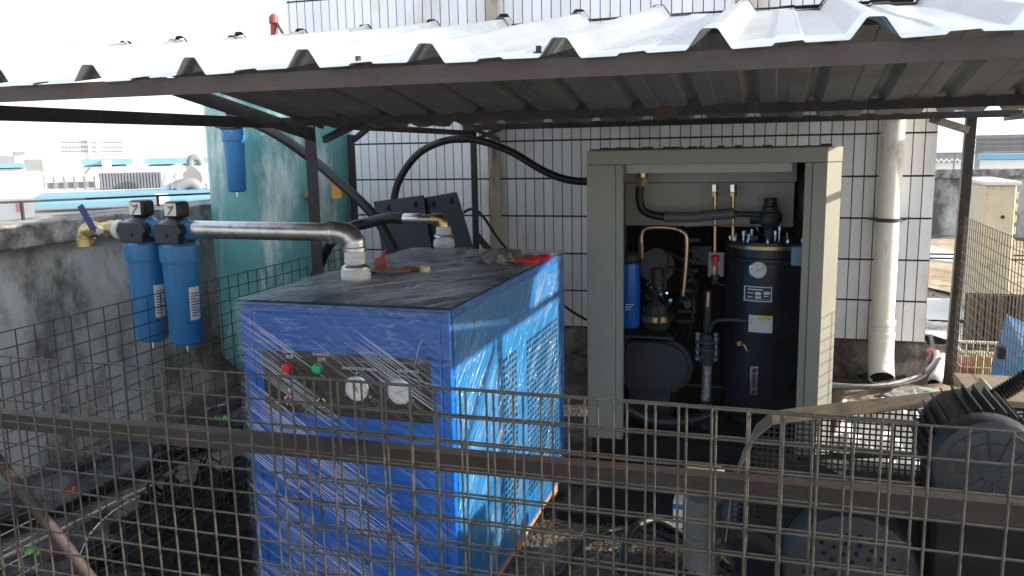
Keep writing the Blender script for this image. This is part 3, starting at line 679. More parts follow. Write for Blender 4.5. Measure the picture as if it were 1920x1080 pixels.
def rag(name, cx, cy, z, rx, ry, m, label, cat, seed, hgt=.012, tilt=0):
    random.seed(seed); s = MB(); ph = [random.uniform(0,6.28) for _ in range(6)]
    def fn(u, v):
        a = (u-.5)*2; b = (v-.5)*2; r = (1+.16*math.sin(3*math.atan2(b, a)+ph[0]))*(.82+.18*math.cos(a*b*2))
        return Vector((cx+a*rx*r, cy+b*ry*r, z+hgt*(.5+.5*math.sin(a*3+ph[1])*math.sin(b*2.4+ph[2]))+tilt*a+.12*hgt*math.sin(a*9+b*6+ph[3])))
    s.grid(fn, 14, 14); return tag(s.build(name, m, base=(cx,cy,z), solid=.002), label, cat)
p = W(728,512,'z',1.105); rag('leather_scrap', p.x, p.y, 1.108, .075, .045, mt['leather'], 'crumpled brown leather scrap on the dryer beside the steel elbow', 'scrap', 4, .02)
p = W(772,508,'z',1.105); rag('leather_scrap', p.x, p.y, 1.108, .055, .03, mt['redleather'], 'dark red crumpled scrap right of the brown leather on the dryer', 'scrap', 5, .014)
p = W(712,506,'z',1.105); s = MB(); s.prism([(p.x-.022,p.y,1.107),(p.x+.024,p.y-.004,1.107),(p.x+.014,p.y+.004,1.155),(p.x+.018,p.y+.006,1.182),(p.x-.004,p.y+.008,1.150),(p.x-.024,p.y+.006,1.148)], (0,.022,0))
tag(s.build('red_scrap', mt['redleather'], base=p, bevel=.003), 'upright folded red brown scrap behind the steel elbow on the dryer', 'scrap')
p = W(797,512,'z',1.10); s = MB(); s.lathe((p.x,p.y,1.100),(0,0,1),[(0,.019),(.024,.019),(.026,.012),(.022,.010)],20)
tag(s.build('tape_roll', mt['cream'], base=p), 'small beige roll lying on the dryer near the scraps', 'roll')

# ================================================================ FILTERS
YFil = W(668,530,'z',1.09).y
fx2 = W(335,445,'y',YFil).x; fx1 = fx2 - .158
def make_filter(c, rs, label, small=False):
    """c = centre of the head"""
    t = thing('compressed_air_filter', c, label, 'air filter', 'blue compressed air filters')
    k = rs
    ztop = c.z
    s = MB(); s.lathe(c+Vector((0,0,-.055*k)), (0,0,-1), [(-.012*k,.063*k),(0,.073*k),(.03*k,.074*k),(.058*k,.073*k),(.060*k,.070*k),(.064*k,.070*k),(.066*k,.0665*k),(.36*k,.0585*k),(.372*k,.054*k),(.378*k,.042*k)], 40); s.build('bowl', mt['filt'], t)
    s = MB(); s.lathe(c+Vector((0,0,-.43*k)), (0,0,-1), [(0,.008*k),(.012*k,.008*k),(.013*k,.006*k),(.035*k,.006*k)], 12); s.build('drain', mt['chrome'], t)
    # head: blue casting body with ports and black shield
    s = MB(); s.lathe(c+Vector((-.083*k,0,0)), (1,0,0), [(0,.030*k),(.006*k,.036*k),(.02*k,.036*k),(.05*k,.05*k),(.083*k,.052*k),(.116*k,.05*k),(.146*k,.036*k),(.160*k,.036*k),(.166*k,.030*k)], 8); s.build('head', mt['filt'], t, bevel=.003)
    s = MB(); s.lathe(c+Vector((0,0,-.046*k)), (0,0,1), [(0,.060*k),(.012*k,.0635*k),(.04*k,.064*k),(.075*k,.056*k),(.092*k,.036*k),(.096*k,.02*k)], 28)
    s.prism([c+Vector((x*k,-.068*k,z*k)) for x, z in ((-.052,-.045),(.052,-.045),(.054,-.012),(.066,-.006),(.066,.006),(.05,.03),(-.05,.03),(-.066,.006),(-.066,-.006),(-.054,-.012))], (0,.05*k,0))
    s.build('shield', mt['blkplas'], t, bevel=.004)
    s = MB(); s.lathe(c+Vector((0,-.0715*k,-.014*k)), (0,-1,0), [(-.004,.007*k),(.001,.007*k)], 14); s.build('bolt', mt['dark_iron'], t)
    # gauge box turned towards the left
    G = Matrix.Translation(c+Vector((0,0,.048*k))) @ Matrix.Rotation(R(-6), 4, 'Z')
    s = MB(); s.box((-.036*k,-.030*k,0),(.036*k,.034*k,.062*k), G); gb = s.build('indicator', mt['blkplas'], t, bevel=.012*k)
    s = MB(); s.box((-.0285*k,-.0315*k,.008*k),(.0285*k,-.0302*k,.054*k), G); s.build('dial', mt['paper'], gb, bevel=.006*k)
    s = MB(); s.add([G@Vector(p) for p in ((-.02*k,-.0325*k,.05*k),(.0*k,-.0325*k,.034*k),(.02*k,-.0325*k,.05*k),(0,-.0325*k,.042*k))], [(0,1,2,3)]); s.build('dial_mark', mt['red'], gb, smooth=False)
    s = MB(); s.bar(G@Vector((-.012*k,-.0335*k,.012*k)), G@Vector((.018*k,-.0335*k,.044*k)), .001, .0035*k); s.build('needle', mt['ink'], gb)
    if not small:
        # label wrapped on the bowl, right of centre
        s = MB(); a0, a1 = R(-34), R(8)
        def lf(u, v):
            a = a0+(a1-a0)*u; z = -.335*k + v*.125*k; r = (.0665 - (.0665-.0585)*((-.055*k-.066*k-z)/(.294*k)))*k+.0012
            return c+Vector((r*math.cos(a), r*math.sin(a), z))
        s.grid(lf, 8, 4); lab = s.build('sticker', mt['paper'], t)
        s = MB()
        for q in range(9):
            v0 = .12+q*.085; s.grid(lambda u, v: lf(.12+.76*u*(1 if q % 3 else .7), v0+.03*v)+Vector((math.cos((a0+a1)/2),math.sin((a0+a1)/2),0))*.0012, 6, 1)
        s.build('print', mt['ink'], lab)
    return t
zf = W(335,432,'y',YFil).z
f2 = make_filter(Vector((fx2,YFil,zf)), 1.0, 'right blue air filter with black head, joined to the steel pipe')
f1 = copy_thing(f2, Vector((fx1,YFil,zf+.004)), 'left blue air filter with black head, beside the brass ball valve')
cs = W(435,222,'y',3.95)+Vector((0,0,-.02))
make_filter(cs, .86, 'small blue air filter hanging in front of the teal tank', True)
# ball valve
t = thing('ball_valve', W(185,432,'y',YFil), 'yellow brass ball valve and elbow with blue lever, left of the filters', 'valve')
b_ = Vector(t['_b']); zv = zf
s = MB(); xv = W(205,425,'y',YFil).x; s.lathe((xv+.03,YFil,zv), (-1,0,0), [(-.0,.031),(.012,.036),(.03,.036),(.034,.031),(.06,.029),(.075,.024),(.09,.03),(.10,.031)], 8); s.build('body', mt['brass_old'], t, bevel=.003)
s = MB(); s.lathe((xv+.06,YFil,zv), (-1,0,0), [(0,.034),(.008,.037),(.022,.037),(.03,.031)], 24); s.build('taped_joint', mt['ptfe'], t)
xe_ = W(160,430,'y',YFil).x
s = MB(); s.tube([(xe_+.05,YFil,zv),(xe_+.03,YFil,zv),(xe_+.008,YFil,zv-.008),(xe_,YFil,zv-.03),(xe_,YFil,zv-.045)], .030, 22, 4)
s.lathe((xe_,YFil,zv-.036), (0,0,-1), [(0,.031),(.002,.035),(.03,.035),(.032,.030)], 24); s.build('elbow', mt['brass_old'], t)
s = MB(); c = Vector((xv-.0,YFil-.032,zv)); s.cyl(c, c+Vector((0,-.028,0)), .010, n=14); s.cyl(c+Vector((0,-.018,0)), c+Vector((0,-.026,0)), .018, n=6)
s.bar(c+Vector((.028,-.030,.000)), c+Vector((-.035,-.030,.010)), .004, .016); s.build('stem', mt['chrome'], t)
p0 = W(175,430,'y',YFil-.065); p1 = W(150,385,'y',YFil-.068); 
s = MB(); s.bar(c+Vector((-.004,-.030,.006)), p0, .004, .020); s.bar(p0, p1, .007, .026); s.build('lever', pm('navy_lever', (.02,.04,.16), .4), t, bevel=.003)

# ================================================================ TEAL TANK
TC = Vector((-2.895, 4.55, 0)); TR = .425
t = thing('air_receiver_tank', TC, 'tall teal air receiver tank with peeling white streaks by the parapet', 'air tank')
s = MB(); s.lathe(TC+Vector((0,0,.28)), (0,0,1), [(-.10,.02),(-.09,.12),(-.06,.26),(-.02,.37),(.03,TR-.008),(.06,TR),(1.62,TR),(1.65,TR-.01),(1.70,.36),(1.745,.24),(1.77,.1),(1.775,.02)], 64); s.build('shell', mt['teal'], t)
for a in (30, 150, 270):
    s = MB(); q = TC+Vector((math.cos(R(a))*.34, math.sin(R(a))*.34, 0)); s.bar(q+Vector((0,0,-.02)), q+Vector((0,0,.34)), .07, .07, Vector((0,1,0))); s.build('leg', mt['teal'], t)
s = MB(); q = W(515,72,'y',4.5); qx, qy = q.x, q.y
s.lathe((qx,qy,2.02), (0,0,1), [(0,.024),(.12,.024),(.125,.034),(.16,.034),(.165,.026),(.27,.020),(.275,.028),(.31,.026),(.33,.01)], 18); sv = s.build('safety_valve', pm('dull_red', (.28,.05,.05), .5), t)
s = MB(); s.bar((qx,qy,2.33),(qx+.07,qy-.02,2.23),.02,.006); s.build('lever', mt['dark_iron'], sv)
s = MB(); q = W(630,300,'x',TC.x+TR*.9)
q = Vector((TC.x+.33, TC.y-.27, 1.30)); s.cyl(q, q+Vector((.07,-.05,0)), .028, n=14); s.lathe(q+Vector((.07,-.05,-.03)), (0,0,1), [(0,.02),(.03,.034),(.06,.02),(.10,.016)], 16); s.build('outlet_valve', mt['brass_old'], t)
s = MB(); q = W(632,372,'y',4.25); s.prism([q+Vector((-.03,0,-.0)),q+Vector((.03,0,-.0)),q+Vector((.03,0,.05)),q+Vector((-.032,0,.085))],(0,.03,0)); s.build('yellow_tag', pm('amber_tag', (.5,.26,.02), .6), t)

# tank hose and arch hose
s = MB(); zs = cs.z
s.tube([cs+Vector((.07,0,0)), cs+Vector((.11,0,0)), W(520,253,'y',3.95), W(583,297,'y',4.0), W(640,345,'y',4.0), W(702,405,'y',4.0), W(740,470,'y',4.0)], .026, 16, 5)
tag(s.build('black_hose', mt['black'], base=cs), 'thick black hose from the small filter sloping down past the canopy post', 'hose')
s = MB(); s.cyl(cs+Vector((-.10,0,0)), cs+Vector((-.07,0,0)), .03, n=8); s.cyl(cs+Vector((.068,0,0)), cs+Vector((.12,0,0)), .029, n=18)
tag(s.build('hose_coupling', mt['chrome'], base=cs+Vector((.1,0,0))), 'silver coupling on the small filter in front of the teal tank', 'coupling')
s = MB(); s.tube([W(*p,'y',4.6) for p in ((725,480),(737,385),(750,335),(785,288),(835,264),(890,262),(955,283),(1015,318),(1060,336),(1105,341))]+[Vector((-.8,4.5,1.352))], .0215, 16, 5)
tag(s.build('black_hose', mt['black'], base=W(737,370,'y',4.6)), 'black hose arching across the tiled wall into the grey cabinet', 'hose')
# leaning navy sheets
for pts, lb, y in (([(700,378),(793,366),(812,478),(722,500)], 'left navy sheet metal panel leaning behind the dryer', 4.40), ([(792,371),(855,360),(893,486),(805,486)], 'right navy sheet metal panel leaning behind the dryer', 4.43)):
    P = [W(px,py,'y',y) for px, py in pts]
    for q in P[2:]: q.z = q.z
    d = (P[3]-P[0]); P[2] = P[1]+(P[2]-P[1])*3.2; P[3] = P[0]+(P[3]-P[0])*3.0
    P[2].z = max(.05, min(P[2].z, P[3].z)); P[3].z = P[2].z
    tt = thing('sheet_metal_panel', (P[2]+P[3])/2, lb, 'metal panel', 'navy panels leaning behind the dryer')
    s = MB(); s.prism(P, (0,.012,0)); s.build('sheet', mt['navyplate'], tt)
    for f in (.28, .82):
        c = P[0]*(1-f)+P[1]*f + Vector((.01,-.001,-.06)); s = MB(); s.prism([c+Vector((-.014,-.002,0)),c+Vector((.016,-.002,0)),c+Vector((.004,-.002,.034)),c+Vector((-.004,-.002,.034))],(0,.003,0)); s.build('slot', mt['interior'], tt)

# small wires by the middle post
s = MB(); s.tube([W(870,398,'y',5.0),W(885,392,'y',5.0),W(905,405,'y',5.0),W(940,455,'y',5.0),W(1000,520,'y',5.0),W(1060,575,'y',5.05),W(1100,600,'y',5.1)], .009, 8, 4)
tag(s.build('black_cable', mt['black'], base=W(905,405,'y',5.0)), 'thin black cable sloping down in front of the tiled wall', 'cable')
s = MB(); p, q = W(893,440,'y',5.0), W(960,520,'y',4.9); s.bar(p, q, .03, .03); s.bar(q, q+(q-p)*1.2, .03, .03)
tag(s.build('iron_strut', mt['dark_iron'], base=q), 'short dark iron strut sloping down beside the middle canopy post', 'strut')

# ================================================================ COMPRESSOR CABINET
CX0, CX1, CY, CZ = -.806, .196, 3.7, 1.527
t = thing('screw_compressor', (-.28, 4.2, 0), 'open grey cabinet of a screw compressor in front of the tiled wall', 'compressor')
zb_ = .205; LI = -.646+.0; RI = .111
m_ = MB(); m_.box((CX0,CY,1.466),(CX1,CY+.03,CZ)); m_.prism([(CX1+.0005,CY,1.466),(CX1+.0005,CY,CZ),(.258,CY+.07,CZ),(.258,CY+.07,1.466)],(-.0,.03,0)); m_.build('header', mt['cab'], t, bevel=.002)
m_ = MB(); m_.box((CX0,CY+.002,zb_),(LI-.032,CY+.028,1.464)); m_.box((LI-.031,CY+.006,zb_),(LI,CY+.05,1.464)); m_.build('left_post', mt['cab'], t, bevel=.002)
m_ = MB(); m_.box((RI,CY+.008,zb_-.03),(RI+.03,CY+.05,1.464)); m_.box((RI+.031,CY+.002,zb_-.03),(CX1,CY+.028,1.464))
m_.build('right_post', mt['cab'], t, bevel=.002)
m_ = MB(); m_.prism([(CX1+.001,CY+.0025,zb_-.03),(CX1+.001,CY+.0025,1.464),(.257,CY+.07,1.464),(.257,CY+.07,zb_-.03)],(0,.03,0)); m_.build('angled_corner', mt['cab'], t)
m_ = MB(); m_.box((CX0+.001,CY+.10,CZ-.012),(.257,4.72,CZ)); m_.build('roof_panel', mt['cab'], t)
m_ = MB(); m_.box((CX0+.01,CY+.03,CZ+.001),(.2,CY+.10,CZ+.007)); 
for i in range(30):
    x = CX0+.05+random.random()*.95; m_.box((x,CY+.02+random.random()*.04,CZ+.001),(x+.02+random.random()*.03,CY+.07,CZ+.006+random.random()*.008))
m_.build('debris_strip', mt['black'], t)
m_ = MB(); m_.box((.245,CY+.105,zb_),(.256,4.72,CZ-.013)); m_.build('right_side_panel', mt['cab'], t)
m_ = MB(); m_.box((CX0+.001,CY+.052,zb_),(CX0+.012,4.72,CZ-.013)); m_.build('left_side_panel', mt['cab'], t)
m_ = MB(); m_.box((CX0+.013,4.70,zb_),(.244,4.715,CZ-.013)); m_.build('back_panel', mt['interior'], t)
m_ = MB(); m_.box((CX0+.01,CY+.04,.0),(.24,4.69,.20)); m_.box((CX0-.03,3.22,.0),(-.22,CY+.039,.045)); m_.build('base_and_dark_slab', mt['interior'], t, bevel=.005)  # second box: low near-black slab laid in front of the base
# inner duct box
YI = 4.15
zi0 = W(1300,424,'y',YI).z; zi1 = W(1300,342,'y',YI).z
xa, xb = W(1172,400,'y',YI).x, W(1488,400,'y',YI).x
m_ = MB(); m_.box((xa,YI,zi0),(xb,YI+.4,zi1-.001)); m_.box((xa-.01,YI-.012,zi1+.001),(xb+.008,YI+.4,1.50)); m_.build('inner_duct', mt['cab_in'], t, bevel=.003)
m_ = MB(); za = W(1300,316,'y',CY+.06).z; m_.box((LI+.005,CY+.055,za-.018),(W(1485,316,'y',CY+.06).x,CY+.065,1.464)); m_.build('inner_lip', mt['cab_in'], t)
m_ = MB(); m_.tube([W(1502,330,'y',4.2),W(1508,380,'y',4.15),W(1498,440,'y',4.2),W(1500,520,'y',4.3)],.03,12,4); m_.build('suction_hose', mt['black'], t)
IY = 3.98
def w(px, py, y=IY): return W(px, py, 'y', y)
SC = IY*1.02/FPX
# hose and fittings
m_ = MB(); c = w(1205,318); m_.cyl(w(1205,312),w(1204,332),.026,n=16); m_.cyl(w(1203,334),w(1202,349),.028,n=6); m_.build('brass_fitting', mt['brass'], t)
m_ = MB(); m_.tube([w(1200,348),w(1199,372),w(1206,394),w(1228,404),w(1260,407)],.019,14,5); m_.build('discharge_hose', mt['black'], t)
m_ = MB(); m_.tube([w(1248,407),w(1300,407),w(1340,403),w(1376,400)],.024,16,4); m_.lathe(w(1246,407),(1,0,0),[(0,.02),(.002,.026),(.025,.026)],16); m_.build('hose_sleeve', pm('grey_sleeve',(.09,.09,.095),.45), t)
m_ = MB(); m_.cyl(w(1370,401),w(1425,402),.0135,n=14); m_.build('steel_tube', mt['grey_mc'], t)
SEP = W(1437,560,'y',4.14); SR = .196
vz = w(1440,405,4.05)
m_ = MB(); vc = Vector((SEP.x+.005,4.06,0)); zv0 = W(1440,455,'y',4.06).z; zv1 = W(1440,371,'y',4.06).z; h = zv1-zv0
m_.lathe(vc+Vector((0,0,zv0)),(0,0,1),[(0,.036),(.04*h,.036),(.05*h,.028),(.3*h,.028),(.31*h,.03),(.38*h,.034),(.46*h,.052),(.58*h,.056),(.68*h,.048),(.70*h,.038),(.80*h,.036),(.82*h,.03),(.98*h,.029),(h,.025)],24)
m_.cyl(vc+Vector((-.09,0,zv0+.55*h)),vc+Vector((0,0,zv0+.55*h)),.028,n=16); m_.build('pressure_valve', mt['grey_mc'], t)
for px, y0_, y1_ in ((1341,346,500),(1375,346,450)):
    m_ = MB(); m_.cyl(w(px,y0_+8,4.08),w(px-1,y1_,4.08),.009,n=12); m_.cyl(w(px,y0_+14,4.08),w(px,y0_+22,4.08),.017,n=6); m_.build('brass_pipe', mt['brass'], t)
    m_ = MB(); m_.cyl(w(px,y0_,4.08),w(px,y0_+13,4.08),.018,n=6); m_.build('steel_nut', mt['chrome'], t)
m_ = MB(); m_.tube([w(1285,425,4.0),w(1330,423,4.0),w(1400,422,4.0),w(1416,424,4.0),w(1422,432,4.0),w(1423,446,4.02)],.003,8,4); m_.build('thin_tube', mt['chrome'], t)
m_ = MB(); m_.cyl(w(1353,423,4.0),w(1372,423,4.0),.0055,n=6); m_.build('tube_joint', mt['brass'], t)
m_ = MB(); m_.tube([w(1203,468),w(1203,442),w(1211,429),w(1235,426),w(1266,429),w(1284,438),w(1288,455),w(1286,500),w(1281,555)],.0105,12,5); m_.build('oil_pipe', mt['copper'], t)
m_ = MB(); m_.cyl(w(1202,455),w(1202,466),.013,n=6); m_.cyl(w(1202,468),w(1202,484),.014,n=6); m_.build('pipe_nuts', mt['copper'], t)
# filter
fc = W(1180,560,'y',4.0)
m_ = MB(); zt, zbm = W(1180,493,'y',4.0).z, W(1180,614,'y',4.0).z
m_.lathe((fc.x,4.0,zbm),(0,0,1),[(0,.035),(.006,.047),(.02,.052),(zt-zbm-.01,.052),(zt-zbm,.05)],32); of = m_.build('oil_filter', mt['filt2'], t)
m_ = MB(); a = W(1180,568,'y',4.0).z
for q, (wd) in enumerate((.04,.03,.024)): m_.box((fc.x-.01,3.9465-.0,a-q*.012),(fc.x-.01+wd,3.9482,a-q*.012+.0035))
m_.build('print', mt['white'], of)
m_ = MB(); m_.lathe((fc.x,4.0,zt),(0,0,1),[(0,.053),(.008,.056),(.014,.05),(.04,.048),(.055,.03),(.06,.012)],24); m_.build('filter_head', mt['dark_iron'], t)
m_ = MB(); m_.lathe((fc.x,4.0,zt+.004),(0,0,1),[(0,.0535),(.003,.0568),(.006,.0535)],32); m_.build('filter_ring', mt['chrome'], t)
# separator tank
z0, z1 = .22, W(1437,466,'y',SEP.y-.1).z
m_ = MB(); m_.lathe((SEP.x,4.14,z0),(0,0,1),[(0,.14),(.03,SR-.01),(.06,SR),(z1-z0-.06,SR),(z1-z0-.055,SR+.006),(z1-z0-.04,SR+.006),(z1-z0-.035,SR),(z1-z0-.001,SR)],56); sepo = m_.build('separator_tank', mt['tanknavy'], t)
m_ = MB(); m_.lathe((SEP.x,4.14,z1),(0,0,1),[(0,SR-.03),(.001,SR-.006),(.018,SR-.006),(.019,SR-.03)],48); m_.build('flange_ring', mt['brass_old'], t)
m_ = MB(); m_.lathe((SEP.x,4.14,z1+.020),(0,0,1),[(0,SR-.004),(.012,SR-.004),(.016,SR-.05),(.02,.05)],48); m_.build('lid', mt['tanknavy'], t)
for a in range(0, 360, 30):
    q = Vector((SEP.x+math.cos(R(a))*(SR-.022),4.14+math.sin(R(a))*(SR-.022),z1+.034)); m_ = MB(); m_.cyl(q,q+Vector((0,0,.010)),.009,n=6); m_.cyl(q,q+Vector((0,0,.018)),.005,n=8); m_.build('bolt', mt['chrome'], t)
for px, py, rr in ((1395,440,.012),(1405,446,.010),(1454,440,.012),(1462,432,.008),(1410,437,.008)):
    m_ = MB(); q = W(px,py,'y',4.05); m_.cyl(q,q+Vector((0,0,.018)),rr,n=6); m_.cyl(q+Vector((0,0,-.06)),q,rr*.6,n=8); m_.build('small_fitting', mt['chrome'], t)
m_ = MB(); q = W(1415,450,'y',4.06); m_.box((q.x-.016,4.04,q.z-.03),(q.x+.016,4.08,q.z+.022)); m_.build('solenoid_valve', mt['blkplas'], t, bevel=.004)
YS = 4.14-SR
gauge(1422,506,.037,t,YS+.004,.6)
# plates hugging the tank
def plate(px0,py0,px1,py1,m,name,par,off=.002):
    p0_, p1_ = W(px0,py0,'y',YS+.01), W(px1,py1,'y',YS+.01)
    s = MB(); r = SR+off
    def fn(u,v):
        x = p0_.x+(p1_.x-p0_.x)*u; dx = x-SEP.x
        return Vector((x, 4.14-math.sqrt(max(r*r-dx*dx,0)), p1_.z+(p0_.z-p1_.z)*v))
    s.grid(fn, 8, 2); return s.build(name, m, par)
pa = plate(1395,536,1447,566,mt['white'],'name_plate',t)
plate(1397,538,1445,564,mt['ink'],'plate_face',pa,.0028)
for i,(a,b,c_,d_) in enumerate(((1402,541,1430,544),(1401,548,1412,550),(1416,547,1427,553),(1432,546,1443,552),(1416,555,1427,559),(1401,555,1411,557),(1432,554,1441,556),(1400,560,1443,561))): plate(a,b,c_,d_,mt['white'],'print',pa,.0034)
pb_ = plate(1404,590,1448,624,mt['paper'],'warning_sticker',t)
plate(1422,592,1447,600,mt['yellow'],'yellow_band',pb_,.0028)
for a,b,c_,d_ in ((1424,604,1446,605),(1424,608,1446,609),(1424,612,1446,613),(1424,616,1446,617),(1407,614,1420,615),(1407,618,1420,619)): plate(a,b,c_,d_,pm('grey_print',(.35,.38,.45),.6,bump=0),'print',pb_,.0028)
c = W(1414,602,'y',YS+.01); s = MB(); s.tube([Vector((c.x+.013*math.cos(R(a)),YS+.0075,c.z+.013*math.sin(R(a)))) for a in range(0,361,30)],.0014,6,0); s.build('symbol', pm('grey_symbol',(.3,.33,.4),.6,bump=0), pb_)
# level gauge
p0_, p1_ = W(1415,686,'y',YS), W(1415,740,'y',YS)
m_ = MB(); m_.box((p0_.x-.019,YS-.012,p1_.z),(p0_.x+.017,YS-.002,p0_.z)); lg = m_.build('level_gauge', mt['chrome'], t, bevel=.003)
m_ = MB(); m_.box((p0_.x-.008,YS-.0135,p1_.z+.035),(p0_.x+.006,YS-.0122,p0_.z-.035)); m_.build('sight_glass', mt['ink'], lg)
for z in (p0_.z-.018, p1_.z+.018): m_ = MB(); m_.cyl((p0_.x-.001,YS-.012,z),(p0_.x-.001,YS-.02,z),.011,n=6); m_.build('nut', mt['dark_iron'], lg)
m_ = MB(); q = w(1387,642,YS); m_.cyl(q,q+Vector((0,-.03,0)),.012,n=6); m_.tube([q+Vector((0,-.03,0)),q+Vector((.02,-.04,-.002)),q+Vector((.035,-.04,-.03))],.005,8,3); m_.build('drain_valve', mt['brass'], t)
# gear housing
hz = W(1228,690,'y',3.95); zt, zb2 = W(1228,645,'y',3.95).z, W(1228,735,'y',3.95).z
xl2, xr2 = LI+.0, W(1290,690,'y',3.95).x; hr = (zt-zb2)/2
def stadium(grow, y):
    pts = []; cz = (zt+zb2)/2; r = hr+grow
    for k in range(13): a = R(90-k*15); pts.append(Vector((xr2-hr+r*math.cos(a), y, cz+r*math.sin(a))))
    for k in range(13): a = R(270-k*15); pts.append(Vector((xl2-.04+.03+r*.2*math.cos(a), y, cz+r*math.sin(a))))
    return pts
m_ = MB(); m_.prism(stadium(.02,3.99),(0,.25,0)); m_.build('gear_housing', mt['housing'], t, bevel=.006)
m_ = MB(); m_.prism(stadium(0,3.965),(0,.024,0)); gc = m_.build('gear_cover', mt['housing'], t, bevel=.004)
for px, py in ((1178,653),(1217,653),(1253,657),(1277,677),(1277,711),(1253,728),(1217,729),(1178,726)):
    q = W(px,py,'y',3.965); m_ = MB(); m_.cyl(q,q+Vector((0,-.007,0)),.0065,n=6); m_.build('bolt', mt['dark_iron'], gc)
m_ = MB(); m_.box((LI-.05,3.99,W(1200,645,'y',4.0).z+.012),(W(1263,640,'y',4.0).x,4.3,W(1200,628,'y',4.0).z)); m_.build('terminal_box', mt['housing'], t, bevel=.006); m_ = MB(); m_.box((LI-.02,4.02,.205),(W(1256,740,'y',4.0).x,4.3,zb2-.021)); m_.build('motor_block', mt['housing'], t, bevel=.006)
m_ = MB(); m_.tube([w(1165,760,3.9),w(1215,785,3.9),w(1260,792,3.9),w(1300,788,3.92),w(1330,778,3.95)],.028,14,4); m_.build('lower_pipe', mt['housing'], t)
# intake valve: layered bright parts
q = W(1232,600,'y',4.05)
m_ = MB(); m_.lathe((q.x,4.05,q.z-.045),(0,0,1),[(0,.05),(.02,.066),(.045,.07),(.046,.074),(.08,.074),(.082,.06),(.12,.05),(.13,.035),(.18,.03),(.182,.05),(.2,.05),(.21,.03),(.3,.028)],28); m_.build('intake_valve', mt['grey_mc'], t)
m_ = MB(); m_.lathe((q.x,4.05,q.z),(0,0,1),[(0,.0745),(.001,.0765),(.026,.0765),(.027,.0745)],28); m_.build('brass_band', mt['brass'], t)
random.seed(33)
for i in range(16):
    m_ = MB(); px = random.uniform(1208,1262); py = random.uniform(524,584); q = W(px,py,'y',3.97+random.random()*.05); ax = Vector((random.uniform(-.3,.3),-.6,random.uniform(-1,1))).normalized()
    m_.cyl(q,q+ax*random.uniform(.012,.03),random.uniform(.005,.011),n=6); m_.build('valve_fitting', mt['chrome'], t)
m_ = MB(); m_.cyl(W(1232,498,'y',4.12),W(1232,498,'y',4.4),.085,n=30); m_.cyl(W(1232,498,'y',4.10),W(1232,498,'y',4.12),.06,n=30); m_.tube([W(1215,540,'y',4.0),W(1232,560,'y',3.96),W(1236,600,'y',3.95),W(1228,625,'y',3.96)],.006,8,4); m_.tube([W(1255,470,'y',4.02),W(1250,520,'y',3.97),W(1240,560,'y',3.96)],.005,8,4); m_.build('air_inlet', mt['black'], t)
m_ = MB()
for k in range(9): q = W(1297-k*1.2,452+k*19,'y',4.2); m_.box((q.x-.04,4.18,q.z),(q.x+.04,4.35,q.z+.014))
m_.box((W(1298,470,'y',4.22).x,4.22,W(1298,496,'y',4.22).z),(W(1334,470,'y',4.22).x,4.25,W(1298,462,'y',4.22).z)); m_.build('motor_fins', mt['grey_mc'], t)
m_ = MB(); q = W(1341,500,'y',4.0); m_.box((q.x-.036,4.05,q.z-.055),(q.x+.035,4.055,q.z+.06)); m_.build('grey_tag', pm('grey_card',(.33,.33,.33),.7), t)
m_ = MB(); m_.lathe(W(1341,478,'y',4.0),(0,0,-1),[(0,.012),(.006,.02),(.03,.018),(.032,.01),(.06,.01)],14); m_.build('safety_valve', mt['red'], t)
m_ = MB(); m_.lathe(W(1341,497,'y',4.0),(0,0,-1),[(0,.009),(.01,.014),(.03,.012),(.05,.011)],6); m_.build('valve_base', mt['copper'], t)
m_ = MB(); m_.lathe(W(1341,515,'y',4.0),(0,0,-1),[(0,.02),(.04,.02)],14); m_.tube([W(1342,525,'y',3.98),W(1350,535,'y',3.97),W(1362,533,'y',3.97)],.003,6,3); m_.build('connector', mt['black'], t)
m_ = MB(); m_.tube([W(1327,545,'y',4.0),W(1327,580,'y',4.0),W(1325,640,'y',4.0)],.02,12,3); m_.build('riser_pipe', mt['housing'], t)
m_ = MB(); m_.cyl(W(1328,548,'y',3.985),W(1327,575,'y',3.985),.012,n=12); m_.build('copper_sleeve', mt['copper'], t)
m_ = MB(); m_.tube([W(1330,622,'y',3.95),W(1337,606,'y',3.94),W(1356,600,'y',3.93),W(1398,601,'y',3.93)],.0085,10,4); m_.build('return_line', mt['grey_mc'], t)
q = W(1326,660,'y',3.97)
m_ = MB()
for dz in (.055, .02, -.015): m_.box((q.x-.055,3.93,q.z+dz-.009),(q.x+.055,4.02,q.z+dz+.006))
m_.cyl(q+Vector((0,0,-.06)),q+Vector((0,0,.09)),.035,n=18); m_.build('flange', mt['housing'], t, bevel=.003)
for dx in (-.042,.042):
    m_ = MB(); c = q+Vector((dx,-.03,0)); m_.cyl(c+Vector((0,0,-.035)),c+Vector((0,0,.10)),.006,n=8)
    for dz in (-.03,.008,.068,.088): m_.cyl(c+Vector((0,0,dz)),c+Vector((0,0,dz+.011)),.012,n=6)
    m_.build('flange_bolt', mt['dull'], t)
m_ = MB(); p0_, p1_ = W(1326,682,'y',3.97), W(1323,750,'y',3.97)
n = 30; m_.lathe(p1_, p0_-p1_, [((p0_-p1_).length*k/n, .0245 if k % 2 else .022) for k in range(n+1)], 20); m_.build('braided_hose', pm('braided_steel',(.42,.42,.41),.35,.9,.35,60,.6,160), t)
m_ = MB(); m_.cyl(p1_+Vector((0,0,-.15)),p1_,.026,n=16); m_.build('hose_end', mt['housing'], t)
m_ = MB(); q = W(1495,480,'y',3.95); m_.box((q.x-.026,3.95,q.z-.045),(q.x+.03,4.1,q.z+.042)); m_.build('light_blue_box', pm('pale_blue',(.20,.38,.46),.5), t, bevel=.005)
